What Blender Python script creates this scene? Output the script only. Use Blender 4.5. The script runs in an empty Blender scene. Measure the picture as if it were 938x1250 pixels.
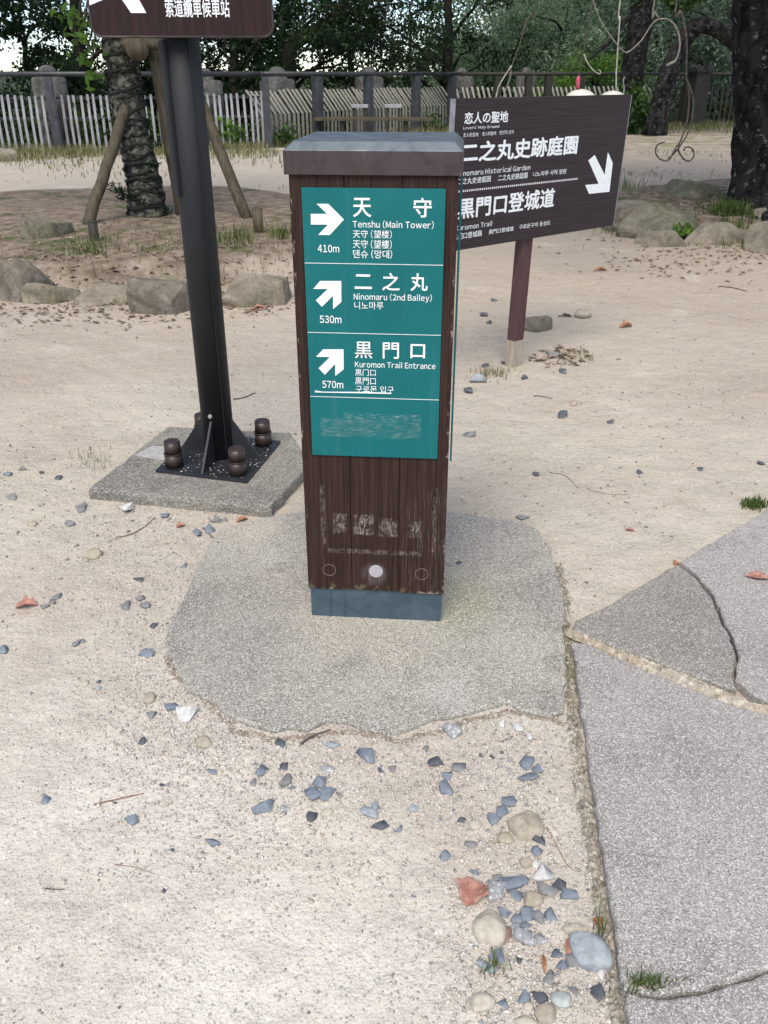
import bpy, bmesh, math, random
import numpy as np
from mathutils import Vector, Matrix

random.seed(7)
RNG = np.random.default_rng(11)
R = math.radians
S = bpy.context.scene
COL = S.collection

# ------------------------------------------------------------------ camera, sky, sun, exposure
F, PITCH, H = 1036.25, 0.4767, 1.45          # focal length in photo pixels, tilt down, eye height
CX, CY = 469.0, 625.0
cam = bpy.data.cameras.new("camera")
cam.sensor_fit = 'VERTICAL'
cam.sensor_height = 36.0
cam.lens = F / 1250.0 * 36.0
cam.clip_start = 0.05
cam.clip_end = 9000
cam.dof.use_dof = True
cam.dof.focus_distance = 2.35
cam.dof.aperture_fstop = 16.0
cam_o = bpy.data.objects.new("camera", cam)
cam_o.location = (0, 0, H)
cam_o.rotation_euler = (math.pi / 2 - PITCH, 0, 0)
COL.objects.link(cam_o)
S.camera = cam_o

SUN_EL, SUN_AZ = R(56), R(193)               # azimuth clockwise from +Y: behind the camera, a little to its left
w = bpy.data.worlds.new("World")
S.world = w
w.use_nodes = True
nt = w.node_tree
sky = nt.nodes.new('ShaderNodeTexSky')
sky.sky_type = 'NISHITA'
sky.sun_disc = False
sky.sun_elevation = SUN_EL
sky.sun_rotation = SUN_AZ
sky.air_density = 1.0
sky.dust_density = 0.0
sky.altitude = 2500
sky.ozone_density = 1.6
nt.nodes['Background'].inputs['Strength'].default_value = 0.095
tcw = nt.nodes.new('ShaderNodeTexCoord')
mpw = nt.nodes.new('ShaderNodeMapping')
mpw.inputs['Scale'].default_value = (1.0, 1.0, 2.6)
mpw.inputs['Location'].default_value = (0.3, 0.1, 0.0)
nzw = nt.nodes.new('ShaderNodeTexNoise')
nzw.inputs['Scale'].default_value = 3.2
nzw.inputs['Detail'].default_value = 7
nzw.inputs['Roughness'].default_value = 0.6
rmw = nt.nodes.new('ShaderNodeMapRange')
rmw.interpolation_type = 'SMOOTHSTEP'
rmw.inputs['From Min'].default_value = 0.49
rmw.inputs['From Max'].default_value = 0.66
mxw = nt.nodes.new('ShaderNodeMix')
mxw.data_type = 'RGBA'
mxw.inputs[7].default_value = (6.6, 6.7, 6.9, 1)     # sunlit cloud
nt.links.new(tcw.outputs['Generated'], mpw.inputs[0])
nt.links.new(mpw.outputs[0], nzw.inputs['Vector'])
nt.links.new(nzw.outputs['Fac'], rmw.inputs['Value'])
nt.links.new(rmw.outputs[0], mxw.inputs[0])
nt.links.new(sky.outputs[0], mxw.inputs[6])
nt.links.new(mxw.outputs[2], nt.nodes['Background'].inputs['Color'])
sun = bpy.data.lights.new("sun", 'SUN')
sun.energy = 2.0
sun.angle = R(36)
sun.color = (1.0, 0.91, 0.79)
sun_o = bpy.data.objects.new("sun", sun)
d_ = Vector((math.sin(SUN_AZ) * math.cos(SUN_EL), math.cos(SUN_AZ) * math.cos(SUN_EL), math.sin(SUN_EL)))
sun_o.rotation_euler = d_.to_track_quat('Z', 'Y').to_euler()
sun_o.location = d_ * 40
COL.objects.link(sun_o)
S.view_settings.view_transform = 'Standard'
S.view_settings.look = 'None'
S.view_settings.gamma = 1.0
S.view_settings.exposure = 1.10
S.view_settings.use_curve_mapping = False
S.cycles.max_bounces = 6
S.cycles.transparent_max_bounces = 4

# ------------------------------------------------------------------ placing: photo pixels onto the terrain
def ray(u, v):
    c, s = math.cos(PITCH), math.sin(PITCH)
    a = (u - CX) / F
    b = -(v - CY) / F
    return np.array([a, c + s * b, -s + c * b])

def at_z(u, v, z=0.0):
    d = ray(u, v)
    return np.array([0, 0, H]) + d * ((z - H) / d[2])

def at_y(u, v, y):
    d = ray(u, v)
    return np.array([0, 0, H]) + d * (y / d[1])

def sstep(a, b, x):
    t = np.clip((x - a) / (b - a), 0, 1)
    return t * t * (3 - 2 * t)

FENCE = np.array([at_z(-420, 189)[:2], at_z(325, 180.5)[:2], at_z(560, 158)[:2], at_z(1500, 147)[:2]])

def behind_fence(x, y):
    fy = np.interp(x, FENCE[:, 0], FENCE[:, 1])
    return y - fy

def terrain(x, y):
    x = np.asarray(x, float); y = np.asarray(y, float)
    r = np.hypot(x, y)
    z = 0.006 * np.sin(1.7 * x + 0.6) * np.sin(1.3 * y + 0.4) * sstep(2.4, 5, r)
    z = z + 0.012 * np.sin(0.9 * x + 1.2 * np.sin(0.5 * y)) * np.sin(0.8 * y + 1.0) * sstep(5, 9, y)
    el = np.hypot((x + 2.9) / 3.0, (y - 9.0) / 2.85)
    z = z + 0.19 * sstep(1.03, 0.84, el) * (1 + 0.12 * np.sin(2.3 * x) * np.sin(1.9 * y))
    er = np.hypot((x - 5.1) / 2.75, (y - 10.3) / 2.45)
    z = z + 0.17 * sstep(1.05, 0.80, er) * (1 + 0.15 * np.sin(2.1 * x + 1) * np.sin(2.4 * y))
    b = behind_fence(x, y)
    z = z - 0.30 * np.clip(b - 0.8, 0, 22) - 0.03 * np.clip(b - 22.8, 0, 150)
    return z

def on(u, v):
    z = 0.0
    for _ in range(12):
        p = at_z(u, v, z)
        z = float(terrain(p[0], p[1]))
    return np.array([p[0], p[1], z])

def on_many(U):
    U = np.asarray(U, float)
    c, s = math.cos(PITCH), math.sin(PITCH)
    a = (U[:, 0] - CX) / F; b = -(U[:, 1] - CY) / F
    D = np.stack([a, c + s * b, -s + c * b], 1)
    z = np.zeros(len(U))
    for _ in range(12):
        P = np.array([0, 0, H]) + D * ((z - H) / D[:, 2])[:, None]
        z = terrain(P[:, 0], P[:, 1])
    P[:, 2] = z
    return P

def ppm(p):
    """photo pixels per metre at a point"""
    q = p - np.array([0, 0, H])
    return F / (q[1] * math.cos(PITCH) - q[2] * math.sin(PITCH))

# ------------------------------------------------------------------ node materials
class NT:
    def __init__(s, name):
        s.m = bpy.data.materials.new(name)
        s.m.use_nodes = True
        s.t = s.m.node_tree
        s.b = s.t.nodes['Principled BSDF']
        s.out = s.t.nodes['Material Output']
        s.co = s.t.nodes.new('ShaderNodeTexCoord').outputs['Object']
    def n(s, k, **kw):
        x = s.t.nodes.new('ShaderNode' + k)
        for a, v in kw.items():
            setattr(x, a, v)
        return x
    def l(s, a, b):
        s.t.links.new(a, b)
    def setv(s, sock, v):
        if hasattr(v, 'is_linked'):
            s.l(v, sock)
        else:
            if isinstance(v, (tuple, list)) and len(v) == 3 and sock.type == 'RGBA':
                v = (*v, 1)
            sock.default_value = v
    def mapping(s, scale=(1, 1, 1), rot=(0, 0, 0), loc=(0, 0, 0)):
        x = s.n('Mapping')
        s.l(s.co, x.inputs[0])
        x.inputs['Scale'].default_value = scale
        x.inputs['Rotation'].default_value = rot
        x.inputs['Location'].default_value = loc
        return x.outputs[0]
    def noise(s, scale, detail=4, rough=0.55, co=None, dist=0.0):
        x = s.n('TexNoise')
        s.l(co or s.co, x.inputs['Vector'])
        x.inputs['Scale'].default_value = scale
        x.inputs['Detail'].default_value = detail
        x.inputs['Roughness'].default_value = rough
        x.inputs['Distortion'].default_value = dist
        return x.outputs['Fac']
    def vor(s, scale, co=None, out='Distance', feature='F1'):
        x = s.n('TexVoronoi', feature=feature)
        s.l(co or s.co, x.inputs['Vector'])
        x.inputs['Scale'].default_value = scale
        return x.outputs[out]
    def step(s, v, lo, hi, a=0.0, b=1.0):
        x = s.n('MapRange', interpolation_type='SMOOTHSTEP')
        s.l(v, x.inputs['Value'])
        x.inputs['From Min'].default_value = lo
        x.inputs['From Max'].default_value = hi
        x.inputs['To Min'].default_value = a
        x.inputs['To Max'].default_value = b
        return x.outputs[0]
    def math(s, op, a, b=0.0, c=None):
        x = s.n('Math', operation=op)
        s.setv(x.inputs[0], a)
        s.setv(x.inputs[1], b)
        if c is not None:
            s.setv(x.inputs[2], c)
        return x.outputs[0]
    def mix(s, f, a, b, mode='MIX'):
        x = s.n('Mix', data_type='RGBA', blend_type=mode)
        s.setv(x.inputs[0], f)
        s.setv(x.inputs[6], a)
        s.setv(x.inputs[7], b)
        return x.outputs[2]
    def ramp(s, v, stops, const=False):
        x = s.n('ValToRGB')
        s.l(v, x.inputs[0])
        e = x.color_ramp.elements
        while len(e) < len(stops):
            e.new(0.5)
        for el, (p, c) in zip(e, stops):
            el.position = p
            el.color = (*c, 1)
        if const:
            x.color_ramp.interpolation = 'CONSTANT'
        return x.outputs[0]
    def xyz(s, co=None):
        x = s.n('SeparateXYZ')
        s.l(co or s.co, x.inputs[0])
        return x.outputs
    def box(s, x0, x1, z0, z1, soft=0.002):
        """mask of a rectangle in object x,z"""
        o = s.xyz()
        a = s.math('MULTIPLY', s.step(o[0], x0 - soft, x0 + soft), s.step(o[0], x1 + soft, x1 - soft))
        b = s.math('MULTIPLY', s.step(o[2], z0 - soft, z0 + soft), s.step(o[2], z1 + soft, z1 - soft))
        return s.math('MULTIPLY', a, b)
    def bump(s, h, strength=0.3, dist=0.01, prev=None):
        x = s.n('Bump')
        x.inputs['Strength'].default_value = strength
        x.inputs['Distance'].default_value = dist
        s.l(h, x.inputs['Height'])
        if prev is not None:
            s.l(prev, x.inputs['Normal'])
        return x.outputs[0]
    def done(s, color=None, rough=0.8, metal=0.0, normal=None, spec=None):
        if color is not None:
            s.setv(s.b.inputs['Base Color'], color)
        s.setv(s.b.inputs['Roughness'], rough)
        s.setv(s.b.inputs['Metallic'], metal)
        if spec is not None:
            s.b.inputs['Specular IOR Level'].default_value = spec
        if normal is not None:
            s.l(normal, s.b.inputs['Normal'])
        return s.m

def plain(name, c, rough=0.6, metal=0.0, var=0.25, scale=20, bump=0.15, bscale=120):
    m = NT(name)
    v = m.noise(scale, 5)
    col = m.mix(m.step(v, 0.3, 0.7), tuple(x * (1 - var) for x in c), tuple(min(1, x * (1 + var)) for x in c))
    nrm = m.bump(m.noise(bscale, 4), bump, 0.004)
    return m.done(col, rough, metal, nrm)

def m_sand():
    m = NT("sand")
    o = m.xyz()
    big = m.noise(0.55, 5, 0.6)
    mid = m.noise(5.5, 6, 0.65)
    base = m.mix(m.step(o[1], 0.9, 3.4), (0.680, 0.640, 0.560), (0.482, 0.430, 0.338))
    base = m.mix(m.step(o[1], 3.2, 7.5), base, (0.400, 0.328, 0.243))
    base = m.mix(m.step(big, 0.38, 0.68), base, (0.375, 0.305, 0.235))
    pale = m.mix(m.step(m.noise(0.8, 4, 0.5, m.mapping((1, 1, 1), loc=(7, 3, 0))), 0.5, 0.72, 0, 0.6), base, m.mix(m.step(o[1], 2.5, 5.5), (0.63, 0.580, 0.472), (0.44, 0.375, 0.285)))
    c = m.mix(m.step(mid, 0.35, 0.75, 0.0, 0.5), pale, (0.39, 0.345, 0.295))
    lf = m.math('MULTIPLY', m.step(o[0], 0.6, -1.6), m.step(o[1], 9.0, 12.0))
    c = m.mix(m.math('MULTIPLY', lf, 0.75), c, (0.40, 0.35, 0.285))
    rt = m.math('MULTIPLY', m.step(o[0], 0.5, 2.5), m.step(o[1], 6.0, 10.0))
    c = m.mix(m.math('MULTIPLY', rt, 0.6), c, (0.285, 0.225, 0.168))  # browner sand on the right, with the trees' shade put into the colour
    c = m.mix(m.step(m.noise(1.5, 5, 0.6, m.mapping(loc=(3, 8, 2))), 0.48, 0.64, 0, 0.42), c, m.mix(0.30, c, (0.20, 0.15, 0.10)))
    c = m.mix(m.step(m.noise(2.3, 5, 0.6, m.mapping(loc=(9, 1, 4))), 0.55, 0.70, 0, 0.35), c, (0.60, 0.545, 0.44))
    # single grains
    g = m.vor(330, out='Color')
    gx = m.xyz(g)
    c = m.mix(m.step(gx[0], 0.0, 1.0, 0.0, 0.32), c, m.mix(gx[1], (0.18, 0.15, 0.13), (0.78, 0.74, 0.70)))
    g2 = m.vor(120, out='Color')
    g2x = m.xyz(g2)
    sp = m.math('MULTIPLY', m.step(g2x[0], 0.66, 0.74), m.step(m.vor(120), 0.50, 0.28))
    c = m.mix(m.math('MULTIPLY', sp, 0.62), c, m.mix(g2x[1], (0.17, 0.145, 0.12), (0.76, 0.73, 0.69)))
    g3 = m.vor(46, out='Color')
    g3x = m.xyz(g3)
    sp3 = m.math('MULTIPLY', m.math('MULTIPLY', m.step(g3x[0], 0.84, 0.90), m.step(m.vor(46), 0.34, 0.16)), m.step(o[1], 2.2, 4.0))
    c = m.mix(m.math('MULTIPLY', sp3, 0.8), c, m.mix(g3x[1], (0.14, 0.115, 0.09), (0.40, 0.35, 0.29)))
    # earth under the trees and below the fence
    el = m.math('POWER', m.math('ADD', m.math('POWER', m.math('DIVIDE', m.math('ADD', o[0], 2.9), 3.0), 2.0),
                m.math('POWER', m.math('DIVIDE', m.math('SUBTRACT', o[1], 9.0), 2.85), 2.0)), 0.5)
    er = m.math('POWER', m.math('ADD', m.math('POWER', m.math('DIVIDE', m.math('SUBTRACT', o[0], 5.1), 2.75), 2.0),
                m.math('POWER', m.math('DIVIDE', m.math('SUBTRACT', o[1], 10.3), 2.45), 2.0)), 0.5)
    e = m.math('MINIMUM', el, er)
    wob = m.math('MULTIPLY', m.math('SUBTRACT', m.noise(2.2, 5), 0.5), 0.5)
    em = m.step(m.math('ADD', e, m.math('MULTIPLY', wob, 1.5)), 1.06, 0.84)
    earth = m.mix(m.step(m.noise(9, 6, 0.7), 0.35, 0.68), (0.135, 0.10, 0.075), (0.29, 0.235, 0.18))
    earth = m.mix(m.step(m.noise(3.1, 5, 0.6), 0.54, 0.66), earth, (0.085, 0.095, 0.04))
    c = m.mix(em, c, earth)
    fm = m.step(m.math('ADD', o[1], m.math('MULTIPLY', m.noise(0.5, 5), 6.0)), 20.0, 25.0)
    c = m.mix(m.math('MULTIPLY', fm, m.step(m.noise(2.4, 6, 0.65), 0.42, 0.62)), c, (0.17, 0.16, 0.085))
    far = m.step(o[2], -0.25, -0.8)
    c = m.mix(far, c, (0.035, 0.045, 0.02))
    n1 = m.bump(m.noise(42, 6, 0.7), 0.34, 0.012)
    n2 = m.bump(m.vor(230), 0.36, 0.0030, n1)
    n3 = m.bump(m.noise(5.0, 5, 0.65), 0.6, 0.06, n2)
    n3 = m.bump(m.vor(9, feature='SMOOTH_F1'), 0.25, 0.03, n3)
    return m.done(c, 0.95, 0, n3, 0.2)

def m_concrete(name, base, dark, light, scale, tint=None, big=2.5, stain=None):
    m = NT(name)
    v = m.xyz(m.vor(scale, out='Color'))
    c = m.mix(m.step(m.noise(big, 6, 0.6), 0.32, 0.68), base, tuple(x * 0.80 for x in base))
    if tint:
        c = m.mix(m.step(m.noise(1.7, 4, 0.6, m.mapping(loc=(4, 9, 1))), 0.46, 0.64), c, tint)
    c = m.mix(m.step(m.noise(big * 2.6, 5, 0.65, m.mapping(loc=(1, 2, 8))), 0.50, 0.66, 0, 0.7), c, tuple(x * 0.58 for x in base))
    if stain:
        o = m.xyz()
        for (sx, sy, r0, r1, sc_) in stain:
            d = m.math('POWER', m.math('ADD', m.math('POWER', m.math('SUBTRACT', o[0], sx), 2.0), m.math('POWER', m.math('SUBTRACT', o[1], sy), 2.0)), 0.5)
            d = m.math('ADD', d, m.math('MULTIPLY', m.math('SUBTRACT', m.noise(7, 4), 0.5), 0.35))
            c = m.mix(m.step(d, r1, r0, 0, 0.75), c, sc_)
    c = m.mix(m.step(v[0], 0.52, 0.95, 0.0, 0.70), c, light)
    c = m.mix(m.step(v[1], 0.66, 0.98, 0.0, 0.75), c, dark)
    w2 = m.xyz(m.vor(scale * 2.3, out='Color'))
    c = m.mix(m.step(w2[0], 0.2, 1.0, 0.0, 0.22), c, m.mix(w2[1], dark, light))
    c = m.mix(m.step(m.noise(6, 5, 0.7), 0.60, 0.75, 0, 0.35), c, tuple(x * 0.6 for x in base))
    n = m.bump(m.vor(scale), 0.45, 0.004)
    n = m.bump(m.noise(scale * 0.2, 5, 0.7), 0.4, 0.01, n)
    return m.done(c, 0.9, 0, n, 0.25)

def m_island(name, stops, rough=0.85, nscale=60, nvar=0.15, bump=0.4):
    m = NT(name)
    r = m.n('NewGeometry').outputs['Random Per Island']
    c = m.ramp(r, stops)
    c = m.mix(m.step(m.noise(nscale, 4), 0.35, 0.7, 0, nvar), c, (0.09, 0.08, 0.07))
    return m.done(c, rough, 0, m.bump(m.noise(nscale * 2, 4), bump, 0.004))

def m_leaf(name, stops, trans=0.35, clump=0.5, clump_c=(0.02, 0.035, 0.012)):
    m = NT(name)
    r = m.n('NewGeometry').outputs['Random Per Island']
    c = m.ramp(r, stops)
    c = m.mix(m.step(m.noise(clump, 3), 0.45, 0.62, 0, 0.6), c, clump_c)
    m.done(c, 0.6, 0, None, 0.12)
    tr = m.n('BsdfTranslucent')
    m.l(m.mix(0.22, c, (0.24, 0.42, 0.09)), tr.inputs[0])
    ms = m.n('MixShader')
    ms.inputs[0].default_value = trans
    m.l(m.b.outputs[0], ms.inputs[1])
    m.l(tr.outputs[0], ms.inputs[2])
    m.l(ms.outputs[0], m.out.inputs[0])
    return m.m

def m_wood_post():
    """dark brown stained timber, weathered: pale grain streaks low down, rubbed edges, ghost of old lettering"""
    m = NT("brown_timber")
    o = m.xyz()
    grain = m.noise(1.0, 7, 0.68, m.mapping((150, 150, 3.2)), 0.5)
    fine = m.noise(1.0, 5, 0.7, m.mapping((420, 420, 9)))
    c = m.mix(m.step(grain, 0.3, 0.7), (0.019, 0.0095, 0.0075), (0.054, 0.030, 0.024))
    low = m.step(o[2], 0.62, 0.20)
    pale = (0.30, 0.245, 0.21)
    streak = m.math('MULTIPLY', m.step(fine, 0.60, 0.72), m.math('MULTIPLY', m.math('ADD', m.math('MULTIPLY', low, 0.36), 0.09), m.step(m.noise(5, 4), 0.40, 0.65)))
    c = m.mix(streak, c, pale)
    # right plank, more weathered
    rp = m.math('MULTIPLY', m.step(o[0], 0.068, 0.075), m.step(o[2], 0.50, 0.42))
    c = m.mix(m.math('MULTIPLY', rp, m.step(fine, 0.54, 0.66, 0, 0.36)), c, pale)
    flake = m.step(m.noise(38, 6, 0.8), 0.40, 0.58)
    gl = None
    for (x0, x1, z0, z1, k) in ((-0.118, -0.080, 0.300, 0.362, 0.75), (-0.060, -0.005, 0.298, 0.362, 1.0), (0.010, 0.062, 0.295, 0.352, 0.7), (0.095, 0.128, 0.295, 0.345, 0.7)):
        a = m.math('MULTIPLY', m.box(x0, x1, z0, z1, 0.004), k)
        gl = a if gl is None else m.math('MAXIMUM', gl, a)
    ln = m.math('MULTIPLY', m.box(-0.135, 0.130, 0.236, 0.250, 0.003), 0.55)
    sl = m.math('MULTIPLY', m.box(-0.152, -0.140, 0.255, 0.450, 0.003), 0.45)
    sr = m.math('MULTIPLY', m.box(0.160, 0.170, 0.250, 0.450, 0.003), 0.5)
    g = m.math('MAXIMUM', m.math('MAXIMUM', gl, ln), m.math('MAXIMUM', sl, sr))
    fl2 = m.step(m.noise(1.0, 6, 0.75, m.mapping((230, 230, 42))), 0.44, 0.58)
    c = m.mix(m.math('MULTIPLY', g, m.math('MULTIPLY', m.math('MULTIPLY', fl2, flake), 0.95)), c, (0.33, 0.29, 0.26))
    # rubbed vertical edges
    ax = m.math('ABSOLUTE', o[0])
    edge = m.math('MULTIPLY', m.step(ax, 0.187, 0.196), m.step(m.noise(1.0, 6, 0.75, m.mapping((60, 60, 26))), 0.56, 0.62))
    c = m.mix(m.math('MULTIPLY', edge, 0.85), c, (0.36, 0.30, 0.26))
    # moss and bare wood at the very bottom
    bot = m.math('MULTIPLY', m.step(o[2], 0.142, 0.114), m.step(m.noise(34, 5, 0.7), 0.50, 0.60))
    c = m.mix(m.math('MULTIPLY', bot, 0.75), c, m.mix(m.step(m.noise(9, 2), 0.42, 0.6), (0.32, 0.26, 0.20), (0.11, 0.11, 0.035)))
    # grey smear round the plug
    sm = m.math('POWER', m.math('ADD', m.math('POWER', m.math('ADD', o[0], 0.002), 2.0), m.math('POWER', m.math('SUBTRACT', o[2], 0.170), 2.0)), 0.5)
    c = m.mix(m.math('MULTIPLY', m.step(sm, 0.046, 0.018, 0, 0.8), m.step(fine, 0.40, 0.64)), c, (0.20, 0.175, 0.17))
    n = m.bump(grain, 0.35, 0.004)
    n = m.bump(fine, 0.35, 0.0025, n)
    return m.done(c, 0.78, 0, n, 0.16)

def m_panel():
    m = NT("teal_panel")
    c = m.mix(m.step(m.noise(7, 4), 0.3, 0.7), (0.004, 0.118, 0.124), (0.006, 0.134, 0.139))
    res = m.box(-0.142, 0.122, 0.595, 0.646, 0.003)
    fl = m.step(m.noise(1, 6, 0.75, m.mapping((46, 46, 520))), 0.44, 0.70)
    pat = m.step(m.noise(24, 3, 0.5), 0.34, 0.60, 0.35, 1.0)
    c = m.mix(m.math('MULTIPLY', res, m.math('MULTIPLY', m.math('MULTIPLY', fl, pat), 0.55)), c, (0.34, 0.36, 0.33))
    up = m.box(-0.080, 0.120, 0.646, 0.662, 0.002)
    c = m.mix(m.math('MULTIPLY', up, m.step(m.noise(1, 5, 0.7, m.mapping((60, 60, 700))), 0.52, 0.62, 0, 0.5)), c, (0.36, 0.42, 0.41))
    sc = m.noise(1, 2, 0.5, m.mapping((3, 3, 520), rot=(0, 0.06, 0)))
    c = m.mix(m.step(sc, 0.74, 0.78, 0, 0.35), c, (0.4, 0.5, 0.5))
    dust = m.step(m.noise(55, 6, 0.75), 0.62, 0.8, 0, 0.10)
    c = m.mix(dust, c, (0.3, 0.4, 0.4))
    drip = m.step(m.noise(1, 5, 0.7, m.mapping((55, 55, 2.2))), 0.56, 0.72, 0, 0.16)
    c = m.mix(drip, c, (0.10, 0.20, 0.20))
    return m.done(c, 0.5, 0, m.bump(m.noise(18, 3), 0.04, 0.004), 0.22)

def m_zinc(name, a, b, streak=(0.6, 0.6, 0.6), rough=0.5, metal=0.35, k=0.35):
    m = NT(name)
    v = m.noise(14, 6, 0.7, None, 0.8)
    c = m.mix(m.step(v, 0.32, 0.68), a, b)
    st = m.noise(1, 5, 0.7, m.mapping((90, 90, 9)))
    c = m.mix(m.step(st, 0.60, 0.75, 0, k), c, streak)
    c = m.mix(m.step(m.noise(70, 5, 0.8), 0.60, 0.74, 0, 0.35), c, streak)
    return m.done(c, m.step(m.noise(25, 4), 0.3, 0.7, rough - 0.1, rough + 0.15), metal, m.bump(m.noise(9, 4), 0.12, 0.01))

def m_bark(name, a, b, lichen, lo=0.52, hi=0.60, zs=0.45, sc=16):
    m = NT(name)
    v = m.noise(1, 7, 0.7, m.mapping((sc, sc, sc * zs)), 0.6)
    c = m.mix(m.step(v, 0.38, 0.62), a, b)
    c = m.mix(m.step(m.noise(1, 6, 0.7, m.mapping((sc * 1.1, sc * 1.1, sc * 1.4), loc=(3, 1, 7))), lo, hi, 0, 0.85), c, lichen)
    n = m.bump(v, 0.9, 0.03)
    n = m.bump(m.noise(sc * 5, 5, 0.7), 0.6, 0.008, n)
    return m.done(c, 0.95, 0, n, 0.15)

def m_boulder(name, a, b, moss, lo=0.52):
    m = NT(name)
    c = m.mix(m.step(m.noise(5, 7, 0.65, None, 0.7), 0.35, 0.65), a, b)
    c = m.mix(m.step(m.noise(3.3, 6, 0.7, m.mapping(loc=(2, 5, 1))), lo, lo + 0.13, 0, 0.75), c, moss)
    c = m.mix(m.step(m.noise(60, 5, 0.8), 0.56, 0.70, 0, 0.55), c, (0.40, 0.36, 0.30))
    ck = m.n('TexVoronoi', feature='DISTANCE_TO_EDGE')
    m.l(m.mix(0.30, m.co, m.n('TexNoise').outputs['Color']), ck.inputs['Vector'])
    ck.inputs['Scale'].default_value = 3.4
    c = m.mix(m.step(ck.outputs['Distance'], 0.022, 0.0, 0, 0.32), c, (0.05, 0.045, 0.035))
    c = m.mix(m.step(m.noise(24, 6, 0.8), 0.52, 0.66, 0, 0.5), c, tuple(x * 0.55 for x in a))
    n = m.bump(m.noise(9, 7, 0.7), 0.8, 0.03)
    n = m.bump(m.noise(90, 4, 0.7), 0.5, 0.005, n)
    return m.done(c, 0.95, 0, n, 0.2)

def m_grain(name, a, b, co_scale, pale=None, plo=0.6, rough=0.7):
    """timber with grain along one axis"""
    m = NT(name)
    v = m.noise(1, 6, 0.65, m.mapping(co_scale), 0.4)
    c = m.mix(m.step(v, 0.32, 0.68), a, b)
    if pale:
        c = m.mix(m.step(m.noise(1, 5, 0.7, m.mapping(tuple(x * 2.3 for x in co_scale))), plo, plo + 0.12, 0, 0.7), c, pale)
    return m.done(c, rough, 0, m.bump(v, 0.4, 0.006), 0.3)

M = {}
M['sand'] = m_sand()
M['pad'] = m_concrete("pad_concrete", (0.325, 0.300, 0.258), (0.075, 0.068, 0.058), (0.73, 0.70, 0.65), 350, (0.375, 0.355, 0.295), 2.5, [(-0.06, 2.02, 0.12, 0.34, (0.42, 0.385, 0.30)), (0.24, 2.16, 0.03, 0.22, (0.26, 0.26, 0.16))] + [(*at_z(u, v)[:2], r0, r1, k) for u, v, r0, r1, k in ((655, 720, 0.02, 0.20, (0.205, 0.19, 0.175)), (428, 812, 0.0, 0.10, (0.20, 0.185, 0.16)), (232, 745, 0.0, 0.13, (0.20, 0.19, 0.165)), (300, 800, 0.02, 0.16, (0.255, 0.245, 0.225)), (560, 850, 0.0, 0.14, (0.43, 0.405, 0.36)), (620, 880, 0.0, 0.12, (0.45, 0.41, 0.34)), (300, 655, 0.0, 0.20, (0.43, 0.385, 0.31)))])
M['path'] = m_concrete("path_concrete", (0.370, 0.343, 0.316), (0.11, 0.10, 0.09), (0.76, 0.725, 0.69), 390, None, 1.6)
M['path_b'] = m_concrete("path_concrete_dark", (0.285, 0.258, 0.226), (0.095, 0.085, 0.073), (0.66, 0.63, 0.60), 390, None, 1.6)
M['footing'] = m_concrete("footing_concrete", (0.200, 0.186, 0.160), (0.06, 0.055, 0.048), (0.50, 0.48, 0.45), 250, (0.24, 0.225, 0.185))
M['mortar'] = m_concrete("joint_mortar", (0.47, 0.43, 0.36), (0.24, 0.20, 0.15), (0.62, 0.58, 0.50), 90, (0.36, 0.29, 0.20), 9)
M['patch'] = plain('grey_mortar_patch', (0.36, 0.355, 0.34), 0.9, 0, 0.15, 30, 0.3, 250)
M['edging'] = m_concrete("rough_edging", (0.33, 0.29, 0.235), (0.12, 0.105, 0.08), (0.55, 0.51, 0.44), 130, (0.19, 0.175, 0.11), 8)
M['soil_shade'] = m_concrete("rim_soil_shade", (0.30, 0.245, 0.19), (0.12, 0.09, 0.065), (0.50, 0.44, 0.37), 160, (0.22, 0.18, 0.13), 12)
M['wood'] = m_wood_post()
M['panel'] = m_panel()
M['white'] = plain("white_vinyl", (0.80, 0.82, 0.82), 0.45, 0, 0.05, 30, 0.02)
M['white_worn'] = plain("white_paint", (0.78, 0.80, 0.81), 0.5, 0, 0.08, 60, 0.05)
M['cap_top'] = m_zinc("cap_zinc", (0.072, 0.090, 0.104), (0.125, 0.150, 0.168), (0.30, 0.32, 0.335), 0.5, 0.3, 0.25)
M['cap_band'] = m_zinc("cap_band", (0.032, 0.019, 0.0175), (0.055, 0.038, 0.037), (0.14, 0.12, 0.122), 0.5, 0.1, 0.30)
M['skirt'] = m_zinc("zinc_skirt", (0.042, 0.075, 0.100), (0.075, 0.110, 0.136), (0.20, 0.25, 0.28), 0.55, 0.2, 0.30)
M['plug'] = plain("grey_plug", (0.40, 0.37, 0.385), 0.6, 0, 0.1, 60, 0.1)
M['plug_brown'] = plain("brown_plug", (0.070, 0.046, 0.038), 0.65, 0, 0.25, 80, 0.2)
M['black_steel'] = plain("black_painted_steel", (0.020, 0.022, 0.027), 0.42, 0.0, 0.3, 6, 0.12, 60)
M['pole'] = plain("dark_grey_pole", (0.0065, 0.007, 0.009), 0.65, 0.0, 0.25, 4, 0.10, 90)
M['bolt_cap'] = plain("brown_bolt_cap", (0.034, 0.022, 0.019), 0.45, 0.0, 0.25, 30, 0.1)
M['steel'] = plain("bright_steel", (0.55, 0.56, 0.58), 0.3, 0.9, 0.1, 30, 0.05)
M['redwood'] = m_grain("red_brown_board", (0.011, 0.003, 0.0026), (0.030, 0.009, 0.007), (70, 70, 5), None, rough=0.6)
M['signboard'] = m_grain("violet_brown_board", (0.022, 0.0145, 0.017), (0.040, 0.029, 0.032), (3, 3, 150), (0.08, 0.066, 0.076), 0.66, 0.7)
M['sign_edge'] = plain("grey_board_edge", (0.22, 0.22, 0.25), 0.6)
M['sign_post'] = m_grain("red_brown_post", (0.058, 0.028, 0.030), (0.100, 0.052, 0.052), (80, 80, 5), None)
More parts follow.
